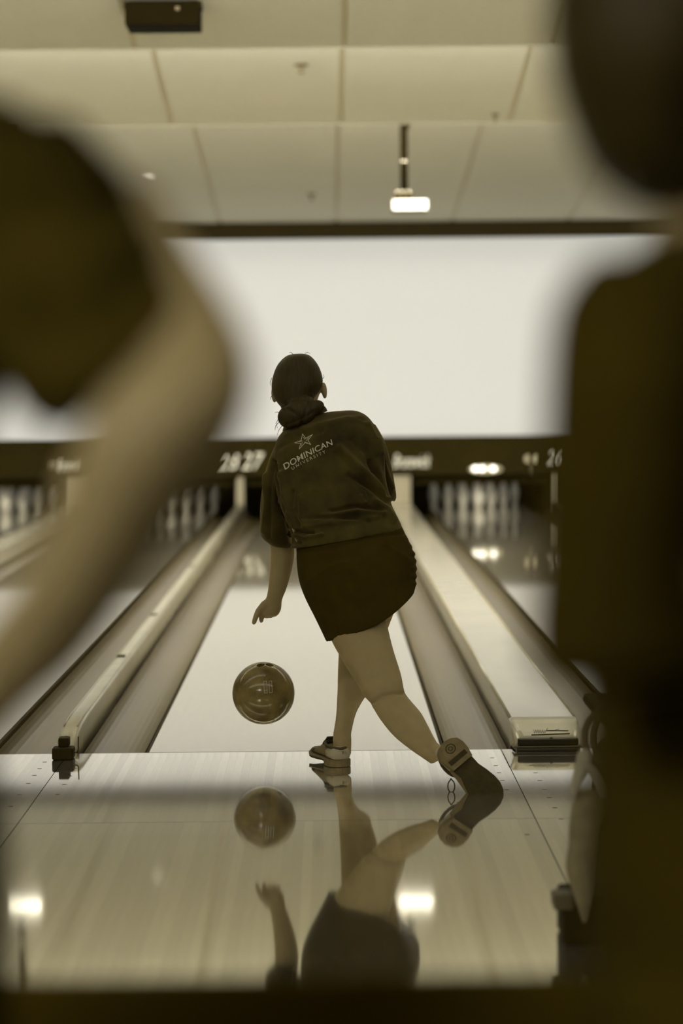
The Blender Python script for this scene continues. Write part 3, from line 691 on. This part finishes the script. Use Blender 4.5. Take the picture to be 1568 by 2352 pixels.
# shorts
bm = bmesh.new()
sh = [(680, 1240, 918, 1200, -.30, .125), (680, 1268, 934, 1232, -.31, .14), (682, 1305, 951, 1268, -.325, .155), (688, 1340, 956, 1300, -.335, .16), (701, 1375, 956, 1325, -.345, .155), (721, 1415, 955, 1344, -.36, .145), (738, 1450, 952, 1356, -.375, .135), (749, 1474, 950, 1364, -.385, .128)]
loft_px(bm, sh, n=36, hollow=0.04)
so = fuse(bm, 0.0048, 3)
V = np.empty(len(so.vertices) * 3); so.vertices.foreach_get('co', V); V = V.reshape(-1, 3); Pp = proj_np(V)
# the hem sags in the middle and the right side is gathered
tt = np.clip((Pp[:, 0] - 749) / 200, 0, 1); hemy = 1474 - 110 * tt
sag = np.exp(-((Pp[:, 1] - hemy) / 30) ** 2) * np.sin(tt ** 1.4 * PI)
V[:, 2] -= 0.026 * sag
rip = np.exp(-((Pp[:, 0] - 952) / 10) ** 2) * ((Pp[:, 1] > 1235) & (Pp[:, 1] < 1345)) * np.sin(Pp[:, 1] / 2.8)
V[:, 0] += 0.0028 * rip
so.vertices.foreach_set('co', V.ravel()); so.update()
carve(so, [([(676, 1270), (740, 1262), (850, 1235), (930, 1225)], -.005, 4), ([(700, 1340), (760, 1300), (800, 1290)], .004, 6), ([(880, 1250), (930, 1280), (950, 1300)], .005, 6), ([(800, 1320), (815, 1360), (808, 1385)], -.006, 14)])
link('shorts', so, 'shorts', bw, smooth=True)

# shoes: local frame, heel at origin, x to the toe, z up from the sole, y to the left
def sole_outline(L, wd, t):
    # half widths along the length for the outer and inner side
    u = [0, .02, .06, .13, .22, .34, .46, .58, .70, .80, .89, .95, .985, 1]
    o = [.0, .50, .78, .92, .92, .80, .82, 1.0, 1.12, 1.12, .98, .74, .44, 0]
    i = [.0, .50, .78, .92, .88, .70, .62, .80, .98, 1.02, .90, .68, .40, 0]
    return u, o, i
def shoe(M, label, mirror=1, heel_txt=False, wf=1.0):
    T = lambda x, y, z: M @ Vector((x, y * mirror * wf, z))
    L, wd = 0.262, 0.043
    u, o, i = sole_outline(L, wd, 0)
    e = bpy.data.objects.new('shoe', None); COL.objects.link(e); e.parent = bw; e.location = M.translation - bw.location; e['label'] = label
    def outline(scale, z, x0=0, x1=1):
        pts = []
        for uu, oo in zip(u, o):
            if x0 <= uu <= x1: pts.append((uu * L, oo * wd * scale, z))
        for uu, ii in list(zip(u, i))[::-1]:
            if x0 <= uu <= x1 and 0 < uu < 1: pts.append((uu * L, -ii * wd * scale, z))
        return pts
    spring = lambda x: 0.012 * max(0, (x / L - 0.72) / 0.28) ** 2
    def solid(name, layers, m, x0=0, x1=1, lift=True):
        rs = [[T(x, y, z + (spring(x) if lift else 0)) for x, y, z in outline(s, z, x0, x1)] for s, z in layers]
        return obj(name, rings(bmesh.new(), rs), m, e)
    solid('outsole', [(0.98, .010), (1.03, .011), (1.03, .017), (1.0, .018)], 'sole_dark')
    solid('welt', [(1.05, .017), (1.07, .019), (1.05, .022)], 'rubber')
    solid('heel_block', [(0.99, .0), (1.06, .002), (1.06, .022), (1.02, .024)], 'sole', 0, .36, False)
    obj('heel_bar', rings(bmesh.new(), [[T(x, y, z) for x, y in ((.058, -.030), (.058, .030), (.074, .030), (.074, -.030))] for z in (-.0012, .004)]), 'sole_dark', e)
    bm = bmesh.new(); tube(bm, [T(.030 + .014 * math.cos(a), .014 * math.sin(a), -.0004) for a in np.linspace(0, 2 * PI, 20)], .0015, 5)
    tube(bm, [T(.030 + .006 * math.cos(a), .006 * math.sin(a), -.0004) for a in np.linspace(0, 2 * PI, 14)], .0012, 5)
    obj('heel_stamp', bm, 'sole_dark', e)
    # uppers: rings across the foot
    sec = [(.000, .028, .030, .060), (.010, .034, .020, .068), (.040, .037, .020, .066), (.080, .034, .020, .062), (.115, .033, .020, .068), (.150, .037, .020, .060), (.185, .041, .020, .048), (.215, .041, .020, .040), (.240, .034, .022, .033), (.257, .018, .025, .029)]
    def upper(name, a, b, m):
        rs = []
        for x, hw, z0, z1 in sec[a:b]:
            ring = []
            for k in range(18):
                t = 2 * PI * k / 18; cy, sz = math.cos(t), math.sin(t)
                y = hw * math.copysign(abs(cy) ** .75, cy) - (0.004 if x > .15 else 0) * 0
                z = (z0 + z1) / 2 + (z1 - z0) / 2 * math.copysign(abs(sz) ** .8, sz) + spring(x)
                lean = 0.006 * (z - .02) / .05 if x < .02 else 0
                ring.append(T(x + lean, y, z))
            rs.append(ring)
        return obj(name, rings(bmesh.new(), rs), m, e, smooth=True)
    hc_ = upper('heel_counter', 0, 4, 'shoe_light'); upper('quarter', 3, 7, 'shoe_tan'); upper('toe_cap', 6, 10, 'shoe_dark')
    obj('collar_lining', tube(bmesh.new(), [T(.062 + .055 * math.cos(a), .034 * math.sin(a), .068 + .006 * math.cos(a)) for a in np.linspace(0, 2 * PI, 22)], .0055, 8), 'shoe_dark', e, smooth=True)
    tg = obj('tongue', rings(bmesh.new(), [[T(x, y, z) for y in (-.018, .018)] + [T(x + .004, y, z - .006) for y in (.018, -.018)] for x, z in ((.105, .092), (.13, .078), (.155, .066))]), 'shoe_dark', e)
    for k in range(4):
        x = .125 + .018 * k; z = .078 - .008 * k
        obj('lace', tube(bmesh.new(), [T(x, -.022, z - .008), T(x + .004, 0, z + .003), T(x, .022, z - .008)], .0022, 6), 'shoe_dark', e, smooth=True)
    if heel_txt:
        bvs = bvh_of(hc_.data); off = hc_.location + e.location + bw.location
        for body, q in (('7', [(787.5, 1722), (792, 1722), (792, 1714), (787.5, 1714)]), ('8½', [(785.5, 1732), (795.5, 1732), (795.5, 1725), (785.5, 1725)])):
            conform_text(body, q, bvs, 'size_mark', e, 'shoe_dark')
    return e
def frame_m(origin, xdir, zdir):
    x = Vector(xdir).normalized(); z = Vector(zdir); z = (z - x * z.dot(x)).normalized(); y = z.cross(x)
    return Matrix(((x.x, y.x, z.x, origin[0]), (x.y, y.y, z.y, origin[1]), (x.z, y.z, z.z, origin[2]), (0, 0, 0, 1)))
ho = at(785, 1765, -0.40); ho.z = 0.0012
shoe(frame_m(ho, (-0.30, 0.954, 0.0), (0, 0, 1)), 'pale heeled bowling shoe planted flat at the foul line', 1, True)
toe = at(1132, 1835, -1.0); heel = at(1020, 1703, -0.955)
xd = (toe - heel)
Mt = frame_m(heel, xd, (-0.24, 0.94, -0.20))
se = shoe(Mt, 'trailing bowling shoe tipped on its toe, sole facing the viewer', -1, wf=1.14)
bm = bmesh.new()
g = lambda x, y, Y=-.93: at(x, y, Y)
lp = [g(1035, 1788)] + [g(1036 + 8 * math.sin(a), 1806 - 14 * math.cos(a)) for a in np.linspace(0.3, 2 * PI - 0.3, 16)] + [g(1035, 1788)]
tube(bm, lp, .0022, 6)
obj('lace_loop', bm, 'shoe_dark', se, smooth=True)
obj('lace_end', tube(bmesh.new(), [g(1073, 1815), g(1074, 1824), g(1068, 1833), g(1072, 1840)], .0018, 6), 'shoe_dark', se, smooth=True)

# ------------------------------------------------------------------ the ball in flight
bc = at(605, 1592, -0.10); R = 0.1085
bl = empty('bowling_ball', bc, 'dark marbled bowling ball in the air just past the hand', 'bowling ball')
bm = bmesh.new(); bmesh.ops.create_icosphere(bm, subdivisions=6, radius=R, matrix=Matrix.Translation(bc))
for f in bm.faces: f.smooth = True
bme = bpy.data.meshes.new('ball_body'); bm.to_mesh(bme); bm.free(); bme.materials.append(MATS['ball'])
def on_ball(px, py):
    d = ray(px, py); oc = CAM - bc; b_ = oc.dot(d); c_ = oc.dot(oc) - R * R; disc = b_ * b_ - c_
    return CAM + d * (-b_ - math.sqrt(max(disc, 0)))
bo = link('ball_body', bme, None, bl)
cut = bmesh.new()
for px, py, r in ((598.5, 1527.5, .0135), (619, 1527, .0135), (641, 1653, .011)):
    p_ = on_ball(px, py); n_ = (p_ - bc).normalized(); u_, v_ = frame_of(n_)
    rings(cut, [[p_ + n_ * h + (u_ * math.cos(2 * PI * i / 24) + v_ * math.sin(2 * PI * i / 24)) * r for i in range(24)] for h in (.02, -.045)])
cm = bpy.data.meshes.new('cut'); bmesh.ops.recalc_face_normals(cut, faces=cut.faces[:]); cut.to_mesh(cm); cut.free()
co = bpy.data.objects.new('cut', cm); COL.objects.link(co)
bo.location = (0, 0, 0); bo.parent = None
bmod = bo.modifiers.new('b', 'BOOLEAN'); bmod.object = co; bmod.operation = 'DIFFERENCE'; bmod.solver = 'EXACT'
dg = bpy.context.evaluated_depsgraph_get(); dg.update()
nm = bpy.data.meshes.new_from_object(bo.evaluated_get(dg)); bo.modifiers.clear(); bo.data = nm; nm.name = 'ball_body'
bpy.data.objects.remove(co); bo.parent = bl; bo.location = -bc
bbv = bvh_of(nm)
z3 = lambda x, y: (500 + x / 4.9, 1220 + y / 4.9)
for rect in (((515, 1690), (548, 1686), (557, 1820), (526, 1822)), ((575, 1688), (606, 1686), (613, 1815), (582, 1818))):
    q = [z3(*p_) for p_ in rect]; bm = bmesh.new()
    for a, b in zip(q, q[1:] + q[:1]): stroke([a, b], 1.0, bbv, 0.0006, bm)
    obj('grip_mark', bm, 'print', bl)

# ------------------------------------------------------------------ ball return with towels, right of the approach
Yr = -3.15
e = empty('ball_return', (0.92, Yr, 0), 'dark ball return rack standing on the approach behind the right figure', 'ball return')
obj('pedestal', rings(bmesh.new(), [rrect(0.98, y, .34, 0.0005, h, 0.05) for y, h in ((Yr + .05, .30), (Yr + .12, .42), (Yr + .5, .44), (Yr + .9, .36), (Yr + 1.0, .2))]), 'black', e, smooth=False)
a = at(1274, 2058, Yr)
obj('foot', B(a.x + .022, 1.25, Yr + .034, Yr + .2, 0.0005, 0.11, 0.01), 'black', e)
obj('foot_pad', B(a.x, a.x + .045, Yr + .028, Yr + .1, 0.08, 0.116, 0.006), 'tan_plastic', e)
for k, (dx, r_) in enumerate(((0, .24), (0.02, .19))):
    ctr = at(1353 + k * 20, 1740, Yr + .3 * k); cx_ = ctr.x + r_
    obj('rack_ring', tube(bmesh.new(), [(cx_ - r_ * math.cos(t), Yr + .14 + .3 * k + 0.1 * math.sin(t), ctr.z + 0.12 * math.sin(t) + .02) for t in np.linspace(-.6, PI + .6, 24)], .008, 8), 'tan_plastic', e, smooth=True)
obj('rack_tray', B(0.78, 1.22, Yr + .034, Yr + .9, .44, .47, 0.012), 'black', e)
def cloth(name, rows, th, m, label, group):
    base = at(rows[-1][0], rows[-1][1], rows[-1][4])
    e = tag(bpy.data.objects.new(name, None), label, 'towel', group); COL.objects.link(e); e.location = base
    bm = bmesh.new(); loft_px(bm, rows, n=20, k=4); me = fuse(bm, .006, 2)
    link('cloth', me, m, e, smooth=True); return e
cloth('towel', [(1330, 1722, 1352, 1722, Yr, .02), (1322, 1735, 1356, 1735, Yr, .03), (1318, 1760, 1352, 1765, Yr, .03), (1310, 1800, 1330, 1805, Yr, .02), (1308, 1826, 1322, 1828, Yr, .012)], .01, 'towel_white', 'white crumpled towel draped on top of the ball return', 'towels on the ball return')
cloth('towel', [(1330, 1755, 1352, 1752, Yr - .03, .014), (1345, 1775, 1368, 1768, Yr - .03, .014), (1360, 1805, 1384, 1798, Yr - .03, .014), (1372, 1835, 1398, 1830, Yr - .03, .012)], .01, 'towel_white', 'rolled white towel slanting across the ball return', 'towels on the ball return')
tw = cloth('towel', [(1322, 1815, 1380, 1815, Yr + .02, .02), (1312, 1850, 1390, 1850, Yr + .01, .03), (1306, 1900, 1372, 1900, Yr, .03), (1304, 1945, 1368, 1945, Yr, .028), (1298, 1985, 1364, 1985, Yr, .03), (1304, 2020, 1362, 2020, Yr, .028), (1316, 2060, 1358, 2060, Yr, .02), (1328, 2100, 1350, 2100, Yr, .014), (1334, 2120, 1345, 2120, Yr, .008)], .01, 'towel', 'long tan towel hanging down the ball return to a point', 'towels on the ball return')

# ------------------------------------------------------------------ dark bench across the bottom of the view
Yb = -6.40
e = empty('bench', (0.1, Yb, 0), 'dark bench back running along the bottom of the view', 'bench')
zt = at(784, 2235, Yb).z
obj('backrest', B(-1.7, 1.9, Yb - .05, Yb, 0.30, zt, 0.012), 'bench', e)
obj('seat', B(-1.7, 1.9, Yb - .0, Yb + .42, 0.36, 0.45, 0.02), 'bench', e)
for x in (-1.55, -0.5, 0.6, 1.7):
    obj('leg', B(x - .02, x + .02, Yb + .02, Yb + .06, -0.002, 0.37), 'black', e); obj('leg', B(x - .02, x + .02, Yb + .34, Yb + .38, -0.002, 0.37), 'black', e)

# ------------------------------------------------------------------ spectator at the left, hand on hip
Yl = -7.00
def foot_y(Y): return proj((0.0, Y, 0.0))[1]
pl = empty('person', (at(-600, 2000, Yl).x, Yl, 0), 'blurred spectator at the left in a dark short-sleeved top, hand on hip', 'person')
def person_head(bm, hc, face, s=1.0):
    f = Vector(face).normalized(); up = Vector((0, 0, 1)); r = f.cross(up).normalized()
    ellipsoid(bm, hc, [r * .075 * s, f * .095 * s, up * .11 * s]); ellipsoid(bm, hc + f * .03 * s - up * .06 * s, [r * .058 * s, f * .066 * s, up * .068 * s])
    capsule(bm, hc + f * .095 * s, .010, hc + f * .112 * s - up * .03 * s, .013)
    for q_ in (-1, 1):
        ellipsoid(bm, hc + r * q_ * .078 * s - up * .012, [r * .009, f * .017, up * .031]); capsule(bm, hc + f * .085 + up * .024 + r * q_ * .014, .009, hc + f * .078 + up * .024 + r * q_ * .044, .008)
    capsule(bm, hc + f * .092 - up * .064 - r * .02, .007, hc + f * .092 - up * .064 + r * .02, .007); capsule(bm, hc + f * .082 - up * .104, .016, hc + f * .082 - up * .104 + r * .003, .016)
    return f, r
def eyes(hc, f, r, parent):
    for q_ in (-1, 1): obj('eye', ellipsoid(bmesh.new(), hc + f * .082 + r * q_ * .031, [r * .012, f * .009, Vector((0, 0, .008))], 12, 8), 'eye', parent, smooth=True)
def simple_shoe(x, Y, face, parent):
    f = Vector(face).normalized(); r = f.cross(Vector((0, 0, 1)))
    c = Vector((x, Y, 0)); s = bpy.data.objects.new('shoe', None); COL.objects.link(s); s.parent = parent; s.location = c - parent.location
    for nme, z0, z1, g_, m in (('outsole', .0, .025, 1.05, 'rubber'), ('upper', .025, .085, 1.0, 'shoe_dark')):
        rs = []
        for uu, hw, zz in ((-.07, .02, 1), (-.055, .034, 1), (0, .036, 1), (.06, .036, .95), (.11, .043, .7), (.155, .038, .55), (.185, .018, .45)):
            zt_ = z0 + (z1 - z0) * (zz if nme == 'upper' else 1)
            rs.append([c + f * uu * g_ + r * hw * g_ * math.cos(t) + Vector((0, 0, (z0 + zt_) / 2 + (zt_ - z0) / 2 * math.copysign(abs(math.sin(t)) ** .5, math.sin(t)))) for t in np.linspace(0, 2 * PI, 15)[:-1]])
        obj(nme, rings(bmesh.new(), rs), m, s, smooth=True)
# upper arm + forearm (skin), elbow out to the right, hand on the hip
bm = bmesh.new()
arm = [(60, 560, 340, 400, Yl + .02, .05), (170, 760, 440, 560, Yl - .04, .05), (225, 880, 555, 740, Yl - .10, .048), (205, 950, 588, 880, Yl - .13, .047), (170, 1030, 530, 1040, Yl - .135, .043), (110, 1190, 405, 1215, Yl - .125, .038), (45, 1330, 300, 1385, Yl - .11, .034), (-40, 1440, 190, 1530, Yl - .09, .029), (-110, 1530, 60, 1640, Yl - .07, .025), (-170, 1600, 10, 1715, Yl - .05, .02)]
loft_px(bm, arm)
xl = at(-600, 900, Yl).x
for k in range(4): chain(bm, [at(-120 + 30 * k, 1680 - 8 * k, Yl - .05), at(-200 + 30 * k, 1770, Yl - .10), at(-300 + 30 * k, 1810, Yl - .135)], [.0115, .0098, .0085])
chain(bm, [at(-130, 1600, Yl - .05), at(-170, 1650, Yl + .0), at(-130, 1720, Yl + .06)], [.013, .011, .009])
hcl = Vector((xl, Yl + .02, 1.635))
chain(bm, [(xl, Yl + .01, 1.38), (xl, Yl + .02, 1.56)], [.062, .056])
fL, rL = person_head(bm, hcl, (0.1, 1, 0))
ellipsoid(bm, (xl, Yl, 1.25), [(.15, 0, 0), (0, .09, 0), (0, 0, .24)]); ellipsoid(bm, (xl, Yl, .98), [(.15, 0, 0), (0, .09, 0), (0, 0, .15)])
chain(bm, [(xl - .18, Yl, 1.40), (xl - .24, Yl - .02, 1.12), (xl - .25, Yl + .06, .88), (xl - .25, Yl + .08, .80)], [.05, .042, .03, .022])
for k in range(4): chain(bm, [(xl - .25 + .0, Yl + .05 + .02 * k, .79), (xl - .245, Yl + .055 + .02 * k, .73), (xl - .235, Yl + .06 + .02 * k, .69)], [.011, .0095, .008])
chain(bm, [(xl - .245, Yl + .045, .82), (xl - .23, Yl + .03, .77)], [.012, .009])
for s in (-1, 1): chain(bm, [(xl + s * .09, Yl, .92), (xl + s * .10, Yl + .01, .50), (xl + s * .10, Yl, .09), (xl + s * .10, Yl + .02, .06)], [.08, .055, .036, .034])
link('body', fuse(bm, .007, 4), 'skin', pl, smooth=True); eyes(hcl, fL, rL, pl)
bm = bmesh.new(); ellipsoid(bm, hcl + Vector((0, -.015, .02)), [(.084, 0, 0), (0, .098, 0), (0, 0, .108)]); bm2 = bmesh.new(); bm2.from_mesh(fuse(bm, .006, 2))
bmesh.ops.bisect_plane(bm2, geom=bm2.verts[:] + bm2.edges[:] + bm2.faces[:], plane_co=hcl + Vector((0, .05, 0)), plane_no=Vector((0, .8, -.6)), clear_outer=True)
obj('hair', bm2, 'hair', pl, smooth=True)
bm = bmesh.new()
Lw = -1230
loft_px(bm, [(-760, 215, -420, 210, Yl, .07), (-1000, 240, -180, 215, Yl, .085), (-1190, 320, 70, 245, Yl, .10), (Lw, 480, 130, 420, Yl, .115), (Lw, 650, 90, 620, Yl, .12), (Lw + 20, 850, 40, 830, Yl, .12), (Lw + 30, 1050, -40, 1050, Yl, .115), (Lw + 20, 1300, -60, 1300, Yl, .115), (Lw, 1600, -50, 1600, Yl, .12), (Lw, 1780, -30, 1780, Yl, .125)], n=32, hollow=.03)
loft_px(bm, [(-160, 430, 160, 260, Yl, .085), (-60, 560, 290, 400, Yl, .085), (-40, 760, 350, 520, Yl - .03, .082), (10, 890, 415, 625, Yl - .06, .078), (75, 975, 455, 690, Yl - .08, .07), (150, 1000, 440, 720, Yl - .085, .064)], n=24, hollow=.03)
loft_px(bm, [(-1250, 300, -900, 480, Yl, .08), (-1400, 700, -1080, 720, Yl - .01, .075), (-1450, 950, -1120, 960, Yl - .015, .068)], n=20, hollow=.03)
tl = fuse(bm, .007, 3)
carve(tl, [([(60, 420), (130, 400), (190, 440)], .012, 35), ([(90, 640), (200, 620), (300, 560)], .010, 40), ([(60, 760), (180, 760), (300, 680)], -.012, 40)])
link('shirt', tl, 'dark_cloth', pl, smooth=True)
bm = bmesh.new(); fy = foot_y(Yl)
loft_px(bm, [(Lw + 10, 1700, -30, 1700, Yl, .125), (Lw - 10, 1850, 10, 1850, Yl, .13), (Lw - 20, 2050, 25, 2050, Yl, .13), (Lw - 20, 2300, 28, 2300, Yl, .125)], n=28)
for s in (0, 1):
    a_, b_ = (Lw - 20, -620) if s == 0 else (-590, 30)
    loft_px(bm, [(a_, 2250, b_, 2250, Yl, .115), (a_ + 40, 2700, b_ - 20, 2700, Yl, .095), (a_ + 90, 3500, b_ - 60, 3500, Yl, .07), (a_ + 110, 4300, b_ - 80, 4300, Yl, .06), (a_ + 120, fy - 190, b_ - 90, fy - 190, Yl, .06)], n=20, hollow=.03)
    simple_shoe(at((a_ + b_) / 2 + 20, 2200, Yl).x, Yl + .02, ((-.15 if s == 0 else .15), 1, 0), pl)
link('trousers', fuse(bm, .009, 3), 'dark_cloth2', pl, smooth=True)

# ------------------------------------------------------------------ spectator at the right, in profile facing right
Yq = -7.06
pr = empty('person', (at(1700, 2000, Yq).x, Yq, 0), 'black blurred silhouette of a spectator standing at the right edge', 'person')
bm = bmesh.new()
hcr = at(1650, 90, Yq)
fR, rR = person_head(bm, hcr, (1, 0.15, 0))
loft_px(bm, [(1480, 330, 1800, 330, Yq, .055), (1500, 500, 1820, 500, Yq, .055), (1470, 600, 1830, 600, Yq, .07)], n=20)
loft_px(bm, [(1430, 600, 1900, 560, Yq, .12), (1400, 800, 2000, 760, Yq, .15), (1420, 1200, 1980, 1200, Yq, .14), (1390, 1650, 1980, 1650, Yq, .15), (1400, 1850, 1960, 1850, Yq, .14)], n=24)
loft_px(bm, [(1370, 680, 1640, 660, Yq - .17, .05), (1350, 1000, 1600, 1000, Yq - .18, .045), (1310, 1350, 1560, 1380, Yq - .18, .04), (1330, 1500, 1600, 1440, Yq - .18, .04)], n=16)
chain(bm, [at(1420, 1440, Yq - .18), at(1900, 1380, Yq - .12), at(2000, 1350, Yq - .08)], [.042, .028, .024])
for k in range(4): chain(bm, [at(2030, 1320 + 40 * k, Yq - .07), at(2150, 1320 + 40 * k, Yq - .02), at(2190, 1340 + 40 * k, Yq + .01)], [.011, .0095, .008])
chain(bm, [at(1990, 1310, Yq - .07), at(2060, 1250, Yq - .05)], [.013, .009])
chain(bm, [at(1650, 680, Yq + .17), at(1600, 1400, Yq + .2), at(1900, 1450, Yq + .15)], [.05, .04, .026])
for k in range(4): chain(bm, [at(1930, 1420 + 30 * k, Yq + .15), at(2010, 1420 + 30 * k, Yq + .12)], [.011, .009])
for s in (-1, 1): chain(bm, [at(1680, 1850, Yq + s * .09), at(1690, 3400, Yq + s * .09), at(1670, 4850, Yq + s * .09)], [.055, .045, .034])
link('body', fuse(bm, .008, 3), 'skin', pr, smooth=True); eyes(hcr, fR, rR, pr)
bm = bmesh.new()
loft_px(bm, [(1500, -330, 1720, -330, Yq, .04), (1350, -250, 1830, -250, Yq, .075), (1275, -110, 1880, -120, Yq, .094), (1255, 0, 1880, -60, Yq, .1), (1255, 100, 1800, 40, Yq, .1), (1270, 190, 1720, 160, Yq, .098), (1305, 290, 1660, 260, Yq, .09), (1345, 380, 1640, 360, Yq, .08), (1410, 440, 1640, 430, Yq, .07), (1470, 475, 1640, 480, Yq, .06)], n=28)
link('hair', fuse(bm, .007, 2), 'hair', pr, smooth=True)
bm = bmesh.new()
loft_px(bm, [(1515, 535, 1800, 520, Yq, .08), (1440, 580, 1870, 560, Yq, .14), (1370, 650, 1960, 620, Yq, .17), (1345, 800, 2060, 780, Yq, .175), (1340, 1000, 2060, 1000, Yq, .165), (1345, 1300, 2040, 1300, Yq, .16), (1342, 1600, 2040, 1600, Yq, .165), (1342, 1780, 2040, 1780, Yq, .17)], n=32, hollow=.03)
loft_px(bm, [(1360, 580, 1680, 600, Yq - .13, .07), (1275, 690, 1680, 690, Yq - .165, .07), (1252, 850, 1660, 860, Yq - .18, .068), (1246, 1000, 1640, 1010, Yq - .18, .065), (1234, 1150, 1620, 1180, Yq - .18, .062), (1222, 1300, 1610, 1340, Yq - .18, .06), (1212, 1440, 1620, 1420, Yq - .18, .058), (1218, 1530, 1640, 1460, Yq - .18, .056), (1260, 1580, 1660, 1500, Yq - .18, .05)], n=24)
loft_px(bm, [(1330, 1430, 1350, 1585, Yq - .18, .05), (1500, 1380, 1500, 1570, Yq - .17, .05), (1700, 1330, 1700, 1520, Yq - .15, .046), (1850, 1310, 1850, 1480, Yq - .12, .042)], n=20, hollow=.02)
loft_px(bm, [(1500, 600, 1800, 600, Yq + .15, .06), (1450, 1000, 1780, 1000, Yq + .19, .06), (1450, 1420, 1780, 1420, Yq + .2, .055)], n=20, hollow=.02)
link('jacket', fuse(bm, .007, 3), 'dark_cloth2', pr, smooth=True)
bm = bmesh.new(); fy = foot_y(Yq)
loft_px(bm, [(1346, 1700, 2010, 1700, Yq, .165), (1346, 1900, 2010, 1900, Yq, .17), (1352, 2150, 2000, 2150, Yq, .165), (1360, 2350, 1990, 2350, Yq, .16)], n=28)
for s in (-1, 1):
    loft_px(bm, [(1362, 2250, 1985, 2250, Yq + s * .085, .085), (1400, 2800, 1960, 2800, Yq + s * .09, .075), (1450, 3600, 1900, 3600, Yq + s * .09, .062), (1470, 4400, 1860, 4400, Yq + s * .09, .056), (1480, fy - 200, 1850, fy - 200, Yq + s * .09, .056)], n=20, hollow=.03)
    simple_shoe(at(1680, 2200, Yq).x, Yq + s * .09, (1, .1 * s, 0), pr)
link('trousers', fuse(bm, .009, 3), 'dark_cloth2', pr, smooth=True)
